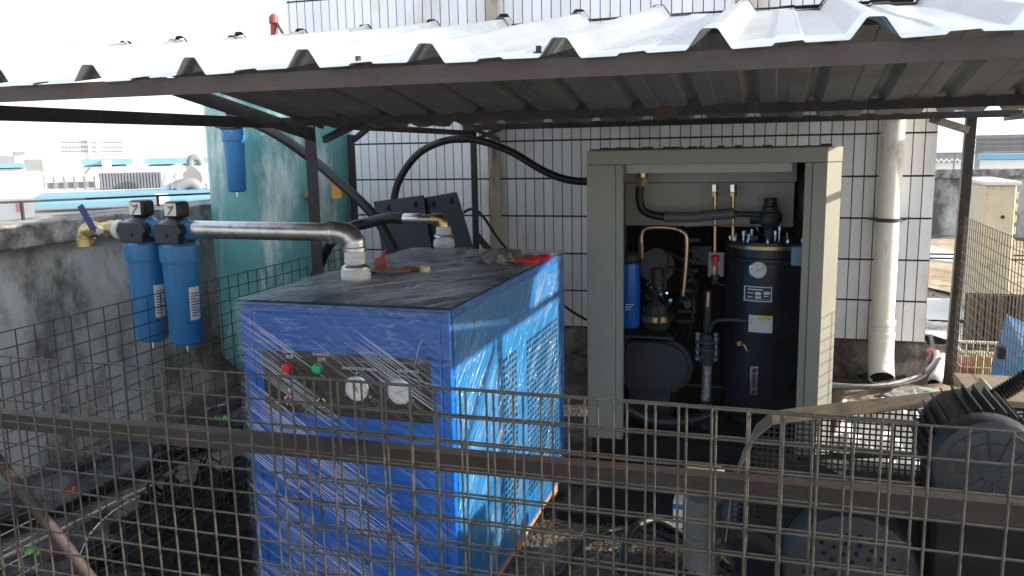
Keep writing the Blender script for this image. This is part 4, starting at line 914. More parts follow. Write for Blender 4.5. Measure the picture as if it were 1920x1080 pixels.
m_ = MB(); q = W(1290,570,'y',4.0); m_.cyl(q,q+Vector((0,-.02,0)),.018,n=16); m_.build('round_plug', mt['grey_mc'], t)
m_ = MB(); random.seed(9)
for px0,py0,px1,py1 in ((1255,500,1310,540),(1245,470,1300,520),(1270,540,1300,600),(1300,540,1290,640),(1200,620,1260,630)):
    m_.tube([W(px0,py0,'y',4.05),W((px0+px1)/2+6,(py0+py1)/2-8,'y',4.0),W(px1,py1,'y',4.06)],.006,8,4)
m_.build('control_cables', mt['black'], t)

# ================================================================ OLD PISTON COMPRESSOR (lower right)
YG = 2.55
def G(px, py, y=YG): return W(px, py, 'y', y)
t = thing('belt_guard', G(1600,1000), 'black mesh belt guard with tan rim over a flywheel, behind the front fence', 'belt guard')
rim = [(1362,1010),(1372,930),(1392,868),(1418,818),(1448,793),(1500,786),(1600,775),(1700,764),(1800,753),(1850,770),(1868,850),(1850,960)]
s = MB(); P = [G(*p) for p in rim]
for i in range(len(P)-1): 
    a, b = P[i], P[i+1]; n_ = Vector(((b-a).z,0,-(b-a).x)).normalized()*.003
    s.add([a+Vector((0,-.02,0)),b+Vector((0,-.02,0)),b+Vector((0,.11,0)),a+Vector((0,.11,0)),a+Vector((0,-.02,0))-n_,b+Vector((0,-.02,0))-n_,b+Vector((0,.11,0))-n_,a+Vector((0,.11,0))-n_],[(0,1,2,3),(4,7,6,5),(0,4,5,1),(2,6,7,3),(1,5,6,2),(3,7,4,0)])
s.build('rim', mt['tan'], t, smooth=False)
import itertools
poly = [(p.x, p.z) for p in P]
def inside(x, z):
    c = False; j = len(poly)-1
    for i in range(len(poly)):
        if (poly[i][1] > z) != (poly[j][1] > z) and x < (poly[j][0]-poly[i][0])*(z-poly[i][1])/(poly[j][1]-poly[i][1])+poly[i][0]: c = not c
        j = i
    return c
def guard(y, name):
    s = MB(); x0, x1 = min(p[0] for p in poly), max(p[0] for p in poly); z0, z1 = min(p[1] for p in poly), max(p[1] for p in poly); sp = .0165
    nx, nz = int((x1-x0)/sp), int((z1-z0)/sp)
    for i in range(nx+1):
        x = x0+i*sp; zs_ = [z0+k*.004 for k in range(int((z1-z0)/.004)+1) if inside(x, z0+k*.004)]
        if zs_: s.bar((x,y,zs_[0]),(x,y,zs_[-1]),.0048,.002)
    for k in range(nz+1):
        z = z0+k*sp; xs_ = [x0+i*.004 for i in range(int((x1-x0)/.004)+1) if inside(x0+i*.004, z)]
        if xs_: s.bar((xs_[0],y-.002,z),(xs_[-1],y-.002,z),.002,.0048)
    s.build(name, mt['black'], t, smooth=False)
guard(YG-.012, 'front_mesh')
wc = G(1505,955,YG+.045)
s = MB(); rr = .165
s.lathe(wc+Vector((0,.025,0)),(0,-1,0),[(0,rr-.03),(.001,rr),(.012,rr),(.015,rr-.008),(.018,rr),(.03,rr),(.033,rr-.008),(.036,rr),(.05,rr),(.051,rr-.03),(.025,rr-.032)],56); s.build('flywheel', mt['grey_mc'], t)
s = MB(); s.cyl(wc+Vector((0,.03,0)),wc+Vector((0,-.03,0)),.05,n=24)
for k in range(5):
    a = R(k*72+20); d = Vector((math.cos(a),0,math.sin(a))); s.bar(wc+d*.04,wc+d*(rr-.02),.03,.035)
s.build('spokes', mt['grey_mc'], t)
s = MB(); mc = G(1838,885,YG+.04); r2 = .06
for dz in (-.012, .0, .012):
    s.tube([wc+Vector((-.02,dz,rr)), mc+Vector((0,dz,r2))],.0045,6,0); s.tube([wc+Vector((.12,dz,-rr*.85)), mc+Vector((0,dz,-r2))],.0045,6,0)
s.build('drive_belt', mt['black'], t)
t = thing('electric_motor', G(1860,885,2.2), 'dark grey electric motor with round ribbed fan cover at lower right', 'motor')
mc = G(1856,882,2.2); r = .128
s = MB(); s.lathe(mc,(0,-1,0),[(-.06,r*1.0),(0,r*1.02),(.012,r*.98),(.02,r*.85),(.024,r*.3),(.024,.01)],48); fcv = s.build('fan_cover', mt['grey_mc'], t)
s = MB()
for k in range(12):
    a = R(k*30+8); d = Vector((math.cos(a),0,math.sin(a))); s.bar(mc+d*.02+Vector((0,-.0255,0)),mc+d*r*.84+Vector((0,-.0215,0)),.004,.005)
for rr_ in (.35,.6,.84): s.tube([mc+Vector((r*rr_*math.cos(R(a)),-.0235+.002*rr_,r*rr_*math.sin(R(a)))) for a in range(0,361,15)],.0016,6,0)
s.build('cover_ribs', mt['grey_mc'], fcv)
s = MB(); s.lathe(mc+Vector((0,.06,0)),(0,1,0),[(0,r*.9),(.26,r*.9),(.262,r*.6)],36)
for k in range(30):
    a = R(k*12); d = Vector((math.cos(a),0,math.sin(a))); tn = Vector((-math.sin(a),0,math.cos(a)))
    s.add([mc+d*r*.88+tn*.002+Vector((0,.065,0)),mc+d*r*1.06+tn*.002+Vector((0,.065,0)),mc+d*r*1.06+tn*.002+Vector((0,.3,0)),mc+d*r*.88+tn*.002+Vector((0,.3,0)),
           mc+d*r*.88-tn*.002+Vector((0,.065,0)),mc+d*r*1.06-tn*.002+Vector((0,.065,0)),mc+d*r*1.06-tn*.002+Vector((0,.3,0)),mc+d*r*.88-tn*.002+Vector((0,.3,0))],[(0,1,2,3),(4,7,6,5),(1,5,6,2),(0,4,5,1),(2,6,7,3)])
s.build('finned_body', mt['grey_mc'], t)
s = MB(); s.box((mc.x-.10,mc.y+.05,.30),(mc.x+.14,mc.y+.3,mc.z-.11)); s.build('foot', mt['deep'], t, bevel=.006)
t = thing('compressor_pump', G(1800,800,2.75), 'black finned compressor pump head with pale metal lip above the motor', 'compressor pump')
pc = G(1822,800,2.75)
Mx = Matrix.Translation(pc) @ Matrix.Rotation(R(-38), 4, 'Y')
s = MB()
for k in range(8): s.box((-.085+k*.022,-.11,-.10),(-.076+k*.022,.11,.055), Mx)
s.box((-.084,-.105,-.09),(.09,.105,.050), Mx); s.build('finned_cylinder', mt['black'], t, bevel=.003)
s = MB(); s.box((.098,-.12,-.12),(.112,.12,.075), Mx); s.box((-.0,-.125,.058),(.113,.125,.066), Mx); s.build('gasket_plate', mt['cream'], t, bevel=.004)
s = MB(); s.box((-.12,-.10,-.6),(.14,.12,-.1), Matrix.Translation(pc)); s.build('crankcase', mt['deep'], t, bevel=.02)
s = MB(); s.tube([G(1825,765,2.6)]+[G(px,py,2.6) for px,py in ((1850,752),(1885,733),(1925,708),(1980,670),(2060,640))],.024,16,14, rf=lambda i,N: .0255 if i % 2 else .0205)
tag(s.build('corrugated_hose', mt['black'], base=G(1860,745,2.6)), 'black corrugated hose leaving the pump head at right', 'hose')
crumple_later = True
# compressor tank body below
t = thing('piston_compressor_tank', G(1700,1060,2.75), 'dark blue grey compressor tank lying low behind the belt guard', 'air tank')
tc_ = Vector((.35,2.85,.27))
s = MB(); s.lathe(tc_+Vector((-.42,0,0)),(1,0,0),[(-.08,.03),(-.06,.12),(-.02,.2),(.03,.225),(1.1,.225),(1.15,.2),(1.19,.12),(1.2,.03)],40); s.build('shell', mt['tanknavy'], t)
for dx in (-.3,.6):
    for dy in (-.15,.15): s = MB(); s.box((tc_.x+dx-.02,tc_.y+dy-.02,0),(tc_.x+dx+.02,tc_.y+dy+.02,.2)); s.build('leg', mt['dark_iron'], t)
# perforated end shield in front
t = thing('perforated_cover', G(1590,1060,2.35), 'grey blue round cover with a ring of vent holes, low behind the fence', 'cover')
pc2 = W(1595,1075,'y',2.3); 
s = MB(); s.lathe(pc2,(0,-1,0),[(-.10,.175),(0,.175),(.012,.168),(.02,.15),(.026,.05),(.026,.01)],44); s.build('shell', pm('worn_grey_cover', (.020,.023,.03), .6, .1, .3, 8, .3, 50, dirt=((.045,.04,.032), .38, 6)), t)
s = MB()
for rr_, n in ((.045,8),(.07,13),(.095,18),(.12,22)):
    for k in range(n):
        a = 2*math.pi*k/n; q = pc2+Vector((rr_*math.cos(a),-.0255+.004*max(0,(rr_-.05)/.07),rr_*math.sin(a))); s.cyl(q+Vector((0,-.001,0)),q+Vector((0,.004,0)),.0068,n=8)
s.build('vent_holes', mt['interior'], t)
s = MB(); s.box((pc2.x-.12,pc2.y+.02,0),(pc2.x+.12,pc2.y+.12,pc2.z-.12)); s.build('foot', mt['grey_mc'], t, bevel=.006)
# grey jug & block
t = thing('grey_canister', W(1312,1065,'z',0), 'upright grey canister with clamped waist and blue sticker behind the fence', 'canister')
jc = Vector(t['_b']); jx = W(1318,1000,'y',jc.y)
s = MB(); a = W(1318,1060,'y',jc.y); b = W(1316,932,'y',jc.y); hh = b.z-.0
s.lathe((jx.x,jc.y,.0),(0,0,1),[(0,.06),(.01,.068),(hh*.42,.066),(hh*.45,.057),(hh*.48,.057),(hh*.51,.069),(hh-.006,.067),(hh,.06)],28); s.build('body', pm('grey_plastic',(.19,.178,.165),.6), t)
s = MB(); s.box((jx.x-.105,jc.y-.04,hh*.6),(jx.x-.071,jc.y+.03,hh*.97)); st_ = s.build('sticker_box', mt['paper'], t)
s = MB(); s.box((jx.x-.106,jc.y-.0415,hh*.86),(jx.x-.071,jc.y-.0402,hh*.93)); s.build('blue_band', mt['filt'], st_)
random.seed(5); s = MB()
for i in range(34): q = Vector((jx.x+.085+random.uniform(0,.045),jc.y+random.uniform(-.03,.03),hh*random.uniform(.1,.9))); s.cyl(q,q+Vector((random.uniform(-.01,.01),random.uniform(-.01,.01),random.uniform(-.01,.01))),.004,n=6)
for i in range(3): s.tube([Vector((jx.x+.08,jc.y,hh*.3+i*.12)),Vector((jx.x+.11,jc.y-.02,hh*.32+i*.11)),Vector((jx.x+.13,jc.y,hh*.3+i*.1))],.005,6,3)
s.build('terminals', mt['chrome'], t)
t = thing('beige_block', W(1312,888,'y',3.05), 'small beige block with notched edge standing behind the fence rail', 'block')
q = Vector(t['_b']); s = MB(); s.box((q.x-.055,3.0,q.z-.05),(q.x+.05,3.1,q.z+.026)); s.cyl(q+Vector((.055,-.05,-.012)),q+Vector((.055,.05,-.012)),.036,n=20); s.build('body', mt['tan'], t, bevel=.006)
s = MB(); s.bar((q.x,3.05,0),(q.x,3.05,q.z-.05),.03,.03); s.build('stand', mt['dark_iron'], t)

# hoses on the ground between dryer and machines
random.seed(3)
for i, (pts, rr, lb) in enumerate((
    ([(1165,1080),(1180,1040),(1230,1010),(1290,1012),(1330,1040)], .016, 'black ground hose curling in front of the grey canister'),
    ([(1050,1090),(1090,1030),(1150,1000),(1220,1000),(1300,1035),(1400,1090)], .013, 'black ground hose running from the dryer towards the belt guard'),
    ([(1235,985),(1260,1010),(1330,1000),(1420,980)], .007, 'thin black cable on brown gravel behind the canister'),
    ([(1230,960),(1240,930),(1262,925),(1280,940)], .004, 'thin pale wire loop standing up from the gravel'))):
    s = MB(); s.tube([W(px,py,'z',.02)+Vector((0,0,rr+ (.08*math.sin(k*1.1) if i == 0 else 0))) for k,(px,py) in enumerate(pts)], rr, 10, 5)
    tag(s.build('ground_hose' if i < 2 else 'ground_cable', mt['black'], base=W(*pts[0],'z',.02)), lb, 'hose' if i < 2 else 'cable')

# low mound of swept dust and mortar at the foot of the tiled wall
mo = MB()
def mfn(u, v):
    x = .20+u*1.2; y = 4.45+v*.93; e = min(1, 5*u, 5*(1-u)); ey = min(1, v/.45); e = e*e*(3-2*e); ey = ey*ey*(3-2*ey)
    return Vector((x, y, -.03+.135*e*ey+.006*math.sin(x*31+y*17)+.004*math.sin(x*13-y*29)))
mo.grid(mfn, 40, 34); struct(mo.build('dust_mound', mt['sandy']))
# pipes and cables on the ground by the tiled wall
def gp(px, py, z=.03): return W(px, py, 'z', z)
for i, pts in enumerate(([(1560,714),(1650,714),(1715,699),(1742,672),(1748,650),(1745,630)], [(1560,722),(1640,725),(1720,707),(1752,680),(1757,660)], [(1560,728),(1670,724),(1735,704),(1762,672)])):
    s = MB(); s.tube([gp(*p, .135+.014*i) for p in pts], (.014,.016,.010)[i], 10, 5)
    tag(s.build('bundled_cable', (mt['black'], pm('grey_cable',(.34,.33,.31),.45), mt['grey_mc'])[i], base=gp(*pts[2])), ('black cable curving round the tiled wall corner','light grey cable in the middle of the bundle by the downpipe','mid grey cable nearest the camera in the bundle by the downpipe')[i], 'cable')
s = MB(); a, b = gp(1750,722,.045), gp(1768,672,.045); s.tube([a, a*.5+b*.5, b],.037,24,2,caps=False)
t = thing('loose_pvc_pipe', a, 'short loose white plastic pipe lying beside the right canopy post', 'pipe'); s.build('pipe', mt['pvc'], t, solid=.004)
s = MB(); d = (b-a).normalized(); s.cyl(a+d*.03,a+d*.035,.034,n=20); s.build('dark_mouth_disc', mt['interior'], t)  # black disc just inside the end, shade of the bore drawn as colour
s = MB(); q = gp(1745,668,.10); s.lathe(q,(.3,-.2,1),[(-.05,.02),(-.03,.05),(.03,.05),(.05,.02)],14); tag(s.build('red_can', pm('crushed_red', (.35,.02,.05), .5), base=q), 'small crushed red can behind the cables at the wall corner', 'can')
q = gp(1742,740,.115); rag('green_scrap', q.x, q.y, .115, .05, .03, mt['green'], 'green plastic scrap on the ground right of the downpipe', 'scrap', 6, .02)
q = gp(1722,748,.115); rag('white_scrap', q.x, q.y, .115, .04, .03, mt['paper'], 'small white paper scrap left of the green one on the ground', 'scrap', 7, .05)
q = gp(1690,740,.11); rag('grey_tarpaulin', q.x+.10, q.y, .115, .2, .14, mt['concrete'], 'flat grey sheet on the ground below the downpipe cables', 'sheet', 12, .01)
q = gp(1620,735,.03); rag('black_foot_scrap', gp(1622,705,.13).x, gp(1622,705,.13).y, .12, .05, .03, mt['black'], 'black rag by the mouth of the white downpipe', 'rag', 13, .03)
# basket with red bottles
t = thing('wire_basket', gp(1852,745), 'white wire basket holding red and yellow cartons near the right mesh', 'basket')
b_ = Vector(t['_b']); Y0 = b_.y
x0, x1 = W(1800,700,'y',Y0).x, W(1860,700,'y',Y0).x
x1 = x0+.36; s = MB(); zt = .30
for z in (.03,.12,.21,zt): s.tube([(x0,Y0,z),(x1,Y0,z),(x1,Y0+.28,z),(x0,Y0+.28,z),(x0,Y0,z)],.004 if z < zt else .010,6,0)
for k in range(10): s.cyl((x0+(x1-x0)*k/9,Y0,.02),(x0+(x1-x0)*k/9,Y0,zt),.003,n=6); s.cyl((x0+(x1-x0)*k/9,Y0+.28,.02),(x0+(x1-x0)*k/9,Y0+.28,zt),.003,n=6)
s.build('frame', mt['pvc'], t)
for k, (m, h, nm) in enumerate(((mt['redleather'],.22,'red'),(pm('ochre_card', (.45,.3,.05), .6),.27,'yellow'),(pm('carton_red', (.36,.04,.02), .6),.25,'red'),(mt['redleather'],.2,'brown'))):
    s = MB(); s.box((x0+.012+k*.086,Y0+.03,.03),(x0+.088+k*.086,Y0+.2,h)); tag(s.build('carton', m, base=(x0+.05+k*.086,Y0+.1,.03), bevel=.006), ('red carton at the left end of the white basket','yellow topped carton second from left in the basket','tall red carton right of the yellow one in the basket','brown red carton at the right end of the basket')[k], 'carton', 'cartons in the white wire basket')
# blue sheet panel at right
t = thing('blue_metal_panel', W(1880,770,'y',4.3), 'blue sheet metal door panel with black latch leaning at the right edge', 'metal panel')
P = [W(1888,590,'y',4.5),W(1990,640,'y',4.5),W(1990,800,'y',4.2),W(1840,775,'y',4.2)]
s = MB(); s.prism(P,(0,.02,0)); s.build('sheet', mt['blueplate'], t)
s = MB(); q = W(1877,660,'y',4.33); s.box((q.x-.02,q.y-.03,q.z-.03),(q.x+.02,q.y+.03,q.z+.03)); s.build('latch', mt['blkplas'], t, bevel=.008)
s = MB(); q = W(1916,690,'y',4.3); s.box((q.x-.01,q.y-.012,q.z-.03),(q.x+.06,q.y+.0,q.z+.06)); s.build('pale_blue_sticker', pm('cyan_print',(.05,.4,.6),.5), t)
s = MB(); q = W(1916,690,'y',4.3); s.box((q.x-.012,q.y-.016,q.z-.052),(q.x+.06,q.y-.004,q.z-.031)); s.build('yellow_strip', mt['yellow'], t)
# black crate
t = thing('black_crate', W(1890,800,'y',3.5), 'black crate with faded white letters behind the pump head', 'crate')
q = W(1830,760,'y',3.5); q2 = W(1900,790,'y',3.5)
s = MB(); s.box((q.x,3.5,.02),(q.x+.7,3.8,W(1880,762,'y',3.5).z)); s.build('box', mt['blkplas'], t, bevel=.01)
text('CEE', W(1884,786,'y',3.497), .05, mt['paper'], t, FRONT, align='LEFT')
s = MB(); s.box((q.x-.02,3.46,W(1880,760,'y',3.5).z+.004),(q.x+.75,3.85,W(1880,752,'y',3.5).z+.012)); s.build('lid', mt['tan'], t, bevel=.004)
# heap behind basket: dark radiator grille
t = thing('dark_grille', gp(1850,650), 'dark ribbed grille standing on the ground behind the white basket', 'grille')
b_ = Vector(t['_b']); x0 = W(1808,640,'y',b_.y).x; s = MB(); s.box((x0,b_.y+.02,.02),(x0+.62,b_.y+.06,.42)); s.build('backing', mt['interior'], t)
s = MB()
for k in range(26): s.bar((x0+.012+k*.024,b_.y,.02),(x0+.012+k*.024,b_.y,.42),.012,.03,Vector((0,1,0)))
s.build('slats', pm('old_khaki',(.15,.125,.09),.7), t)
# grey-white sheets lying around near the right post
for k,(px,py,rx,ry,lb,sd) in enumerate(((1700+65,586,.42,.5,'dusty white sheet on the ground behind the right canopy post',3),(1755,625,.25,.35,'grey board on the ground beside the tiled wall corner',8),(1880,600,.35,.4,'pale sheet on the ground below the air conditioner',9))):
    q = gp(px,py); rag('ground_sheet', q.x, q.y, .04, rx, ry, (mt['paper'],mt['concrete'],mt['paper'])[k], lb, 'sheet', sd, .05)
q = gp(1780,483); s = MB(); s.prism([gp(1738,465,.25),gp(1800,478,.25),gp(1830,500,.2),gp(1738,490,.2)],(0,0,.03)); tag(s.build('white_board', mt['bw'], base=q), 'long white board lying in the sun beyond the tiled wall', 'board')
t = thing('low_iron_stand', gp(1760,540), 'low dark iron stand in the sun beyond the tiled wall', 'stand')
b_ = Vector(t['_b']); s = MB(); s.bar((b_.x-.2,b_.y,.34),(b_.x+.9,b_.y,.34),.03,.015); s.bar((b_.x-.2,b_.y+.35,.34),(b_.x+.9,b_.y+.35,.34),.03,.015); s.build('frame', mt['dark_iron'], t)
for x in (-.18,.85): s = MB(); s.bar((b_.x+x,b_.y,0),(b_.x+x,b_.y,.33),.03,.03,Vector((0,1,0))); s.build('leg', mt['dark_iron'], t)
# air conditioner
t = thing('air_conditioner', (1.9,8.1,0), 'cream outdoor air conditioner casing with white top on the right', 'air conditioner')
ax0 = W(1845,400,'y',7.7).x; ax1 = W(1903,400,'y',7.7).x; az = W(1870,343,'y',7.7).z
s = MB(); s.box((ax0,7.7,.08),(ax1,8.6,az-.02)); s.build('casing', mt['cream'], t, bevel=.01)
s = MB(); s.box((ax0-.02,7.66,az-.018),(ax1+.02,8.64,az+.012)); s.build('top_cover', mt['bw'], t, bevel=.005)
s = MB()
for k in range(10): s.box((ax1+.001,7.76,.2+k*.095),(ax1+.03,8.5,.26+k*.095))
s.build('louvres', mt['cream'], t, bevel=.004)
s = MB(); q = W(1880,407,'y',7.7); s.cyl((q.x,7.699,q.z),(q.x,7.695,q.z),.016,n=12); q = W(1892,397,'y',7.7); s.build('knockout', mt['ink'], t)
s = MB(); s.box((ax0+.02,7.74,0),(ax1-.02,8.56,.079)); s.build('base', mt['dark_iron'], t)
# second casing behind it, further right
# right parapet
t = thing('rear_parapet', (4,15,0), 'weathered grey parapet with pale cap at the far right edge of the roof', 'parapet')
s = MB(); s.box((1.2,15.0,-.05),(12,15.2,.93)); s.build('wall', mt['concrete'], t)
s = MB(); s.box((1.2,14.95,.932),(12,15.25,1.07)); s.build('cap', mt['cap'], t, bevel=.01)
t = thing('rear_handrail', (4,15.1,1.07), 'thin grey handrail on the far right parapet', 'handrail')
s = MB(); s.bar((1.2,15.1,1.32),(12,15.1,1.32),.02,.02); s.build('rail', mt['bg_grey'], t)
for k in range(9): s = MB(); s.bar((1.6+k*1.1,15.1,1.07),(1.6+k*1.1,15.1,1.31),.018,.018,Vector((0,1,0))); s.build('post', mt['bg_grey'], t)

# ================================================================ LEFT GROUND CLUTTER
def crumple(name, corners, m, label, cat, seed, amp=.03, n=26, z=.02):
    random.seed(seed); ph = [random.uniform(0,6.28) for _ in range(8)]; A, B, C, D = [Vector(c) for c in corners]
    def fn(u, v):
        p = (A*(1-u)+B*u)*(1-v) + (D*(1-u)+C*u)*v
        h = amp*(.5+.35*math.sin(u*9+ph[0]+3*v)*math.sin(v*7+ph[1]) + .25*math.sin(u*23+v*17+ph[2]) + .15*math.sin(u*41-v*37+ph[3]))
        return p + Vector((.02*math.sin(v*19+ph[4]), .02*math.sin(u*17+ph[5]), h))
    s = MB(); s.grid(fn, n, n); return tag(s.build(name, m, base=(A+C)/2, solid=.003), label, cat)
z = .03
crumple('white_fill_sheet', [(.28,3.0,.05),(.98,3.0,.05),(.98,4.9,.05),(.33,4.9,.05)], mt['paper'], 'crumpled white plastic sheet put in to make the ground behind the belt guard mesh bright', 'plastic sheet', 17, .10, 40)  # added white sheet, gives the bright ground behind the guard mesh
crumple('tarpaulin', [gp(-60,960),gp(460,755),gp(465,810),gp(-60,1040)], mt['tarp'], 'crumpled dark tarpaulin strip along the foot of the parapet', 'tarpaulin', 3, .07)
crumple('black_netting', [gp(120,1085),gp(300,940),gp(470,880),gp(475,1085)], mt['interior'], 'heap of black netting between the left mesh and the dryer', 'netting', 4, .10, 60)
crumple('tarpaulin', [gp(-80,1090,.03),gp(200,960,.03),gp(300,1000,.03),gp(120,1120,.03)], mt['tarp'], 'flat dark tarpaulin piece at the lower left corner', 'tarpaulin', 5, .06)
s = MB(); s.tube([gp(-60,1075,.10),gp(60,1020,.10),gp(150,975,.11),gp(230,935,.12),(gp(300,905,.12))],.007,8,5); tag(s.build('white_rope', mt['pvc_old'], base=gp(150,975)), 'pale rope lying across the dark tarpaulins at lower left', 'rope')
s = MB(); s.tube([gp(150,1040,.10),gp(170,1000,.2),gp(210,960,.24),gp(260,930,.2)],.0025,6,5); tag(s.build('pale_wire', mt['pvc'], base=gp(210,960)), 'thin pale wire arching over the dark heap at lower left', 'wire')
random.seed(44); s = MB()
for i in range(26):
    q = gp(random.uniform(300,460),random.uniform(850,1070),random.uniform(.15,.28)); r = random.uniform(.05,.14); an = random.uniform(0,3)
    s.tube([q+Vector((r*math.cos(a+an),r*.8*math.sin(a+an),.05*math.sin(a*2+an))) for a in [k*.6 for k in range(7)]],random.uniform(.003,.008),6,3)
tag(s.build('tangled_cable', mt['interior'], base=gp(400,950)), 'tangled black cable loops heaped beside the dryer', 'cable')
for (px,py,m,lb,sd) in ((415,790,mt['green'],'small green plastic leaf near the parapet foot and dryer',3),(62,1038,mt['green'],'bright green scrap at the lower left by the leaning pole',5)):
    q = gp(px,py,.12); rag('green_scrap', q.x, q.y, .12, .035, .03, pm('bright_green',(.07,.35,.06),.5), lb, 'scrap', sd, .03)
q = gp(130,925,.10); rag('red_scrap', q.x, q.y, .10, .03, .02, mt['redleather'], 'small dull red scrap on the tarpaulin at lower left', 'scrap', 8, .03)
random.seed(12); s = MB()
for i in range(1800):
    px, py = random.uniform(960,1480), random.uniform(960,1080); q = gp(px,py,.014); r = random.uniform(.003,.008)
    s.lathe(q,(random.uniform(-.4,.4),random.uniform(-.4,.4),1),[(-r*.5,r*.4),(0,r),(r*.5,r*.5)],5)
for i in range(500):
    q = Vector((random.uniform(-.3,3.2),random.uniform(4.8,12),.02)); r = random.uniform(.006,.02); s.lathe(q,(random.uniform(-.4,.4),random.uniform(-.4,.4),1),[(-r*.5,r*.4),(0,r),(r*.5,r*.5)],5)
tag(s.build('gravel', pm('brown_gravel',(.12,.068,.034),.9,0,.5,30,.3,60,island=.5), smooth=False), 'loose brown gravel and rubble on the roof deck', 'gravel', kind='stuff')

# ================================================================ HAZE
hz = MB(); hz.box((-420,-60,-13), (420,420,26))
hm = bpy.data.materials.new('haze'); hm.use_nodes = True; ht = hm.node_tree; ht.nodes.clear()
ho = ht.nodes.new('ShaderNodeOutputMaterial'); hv = ht.nodes.new('ShaderNodeVolumePrincipled'); hv.inputs['Density'].default_value = .0009; hv.inputs['Color'].default_value = (1,1,1,1); hv.inputs['Anisotropy'].default_value = .2
ht.links.new(hv.outputs[0], ho.inputs['Volume'])
ho_ = hz.build('haze', hm, smooth=False); ho_['kind'] = 'stuff'; ho_['label'] = 'pale haze over the distant rooftops'; ho_['category'] = 'haze'

# ================================================================ FAR BACKGROUND
def frame_at(px, dist):
    """vertical frame facing the camera's standpoint at this bearing and distance"""
    p = W(px, 290, 'y', 10); d = Vector((p.x, p.y, 0)).normalized(); return d*dist, Vector((d.y, -d.x, 0)), d
def fpt(px, py, F_):
    o_, sd, d = F_; ray = (FW + RT*((px-960)/FPX) - UP*((py-540)/FPX)); tt_ = o_.dot(d)/ray.dot(d); return CAM + ray*tt_
def fbox(s, px0, py0, px1, py1, F_, depth, off=0, zmin=None):
    a, b = fpt(px0,py1,F_), fpt(px1,py0,F_); o_, sd, d = F_
    z0 = a.z if zmin is None else zmin
    vs = []
    for dd in (off, off+depth):
        for q, z in ((a,z0),(b,z0),(b,b.z),(a,b.z)): vs.append(Vector((q.x,q.y,z))+d*dd)
    s.add(vs, [(0,1,2,3),(4,7,6,5),(0,4,5,1),(3,2,6,7),(0,3,7,4),(1,5,6,2)])
GZ = -12
# apartment block
F_ = frame_at(180, 210); t = thing('apartment_block', fpt(180,320,F_)*1.0, 'distant white apartment block with rows of grey windows', 'building')
s = MB(); fbox(s,113,262,172,330,F_,14,0,GZ); fbox(s,186,262,236,330,F_,14,0,GZ); fbox(s,171,256,187,330,F_,16,-1,GZ); fbox(s,236,260,252,330,F_,12,1,GZ); s.build('walls', mt['bw'], t)
for r_i, py in enumerate((265,274,282)):
    for (xa_, xb_) in ((116,170),(190,232)):
        n = 9 if xa_ < 150 else 7; s = MB()
        for k in range(n):
            x = xa_+(xb_-xa_)*k/n; fbox(s,x,py,x+(xb_-xa_)/n*.62,py+3,F_,.3,-.2)
        s.build('window_row', mt['bg_dark'], t)
    s = MB(); fbox(s,174,py,180,py+3.2,F_,.3,-1.3); fbox(s,182,py+2,185,py+4,F_,.3,-1.3); fbox(s,240,py-2,250,py-.5,F_,.3,.8); s.build('stair_window', mt['bg_dark'], t)
def simple_building(name, lab, cat, px0, py0, px1, py1, dist, depth, m, roof=None, roofm=None, zmin=GZ, extra=None):
    F_ = frame_at((px0+px1)/2, dist); q = fpt((px0+px1)/2, py1, F_)
    tt = thing(name, (q.x,q.y,0), lab, cat)
    s = MB(); fbox(s,px0,py0,px1,py1,F_,depth,0,zmin); s.build('walls', m, tt)
    if roof: s = MB(); fbox(s,px0-roof[2],roof[0],px1+roof[2],roof[1],F_,depth+.6,-.4); s.build('roof', roofm, tt)
    if extra: extra(tt, F_)
    return tt
def ex1(tt, F_):
    for x in (160,195,232):
        s = MB(); a, b = fpt(x,325,F_), fpt(x+12,311,F_); d = F_[2]; s.bar(a-d,b-d,.1,.1); s.build('brace', mt['bg_grey'], tt)
    s = MB(); fbox(s,193,300,208,323,F_,1.5,-1.8); s.build('chimney', mt['bw'], tt)
simple_building('factory_shed','white factory shed with light blue roof strip and a squat chimney','building',158,311,242,340,70,12,mt['bw'],(298,310,5),mt['bg_blue'],extra=ex1)
simple_building('factory_shed','white factory shed with blue roof strip right of the chimney shed','building',276,309,385,340,74,12,mt['bw'],(296,308,3),mt['bg_blue'])
simple_building('low_building','low white building with blue roof band at the far left edge','building',-40,316,48,345,55,10,mt['bw'],(308,316,2),mt['bg_blue'])
simple_building('grey_building','small distant grey building with a raised block at far left','building',-30,292,26,312,120,14,mt['bg_grey'],extra=lambda tt,F_: (lambda s: (fbox(s,26,284,46,292,F_,6), s.build('roof_block', mt['bg_grey'], tt)))(MB()))
simple_building('grey_annex','distant grey annex with railing, right of the small grey building','building',46,299,80,312,118,10,mt['bg_grey'])
simple_building('white_building','blank white building standing left of the rooftop ducts','building',-60,325,84,372,34,6,mt['bw'])
simple_building('white_building','small blank white block behind the low grey fence','building',84,298,150,340,62,8,mt['bw'])
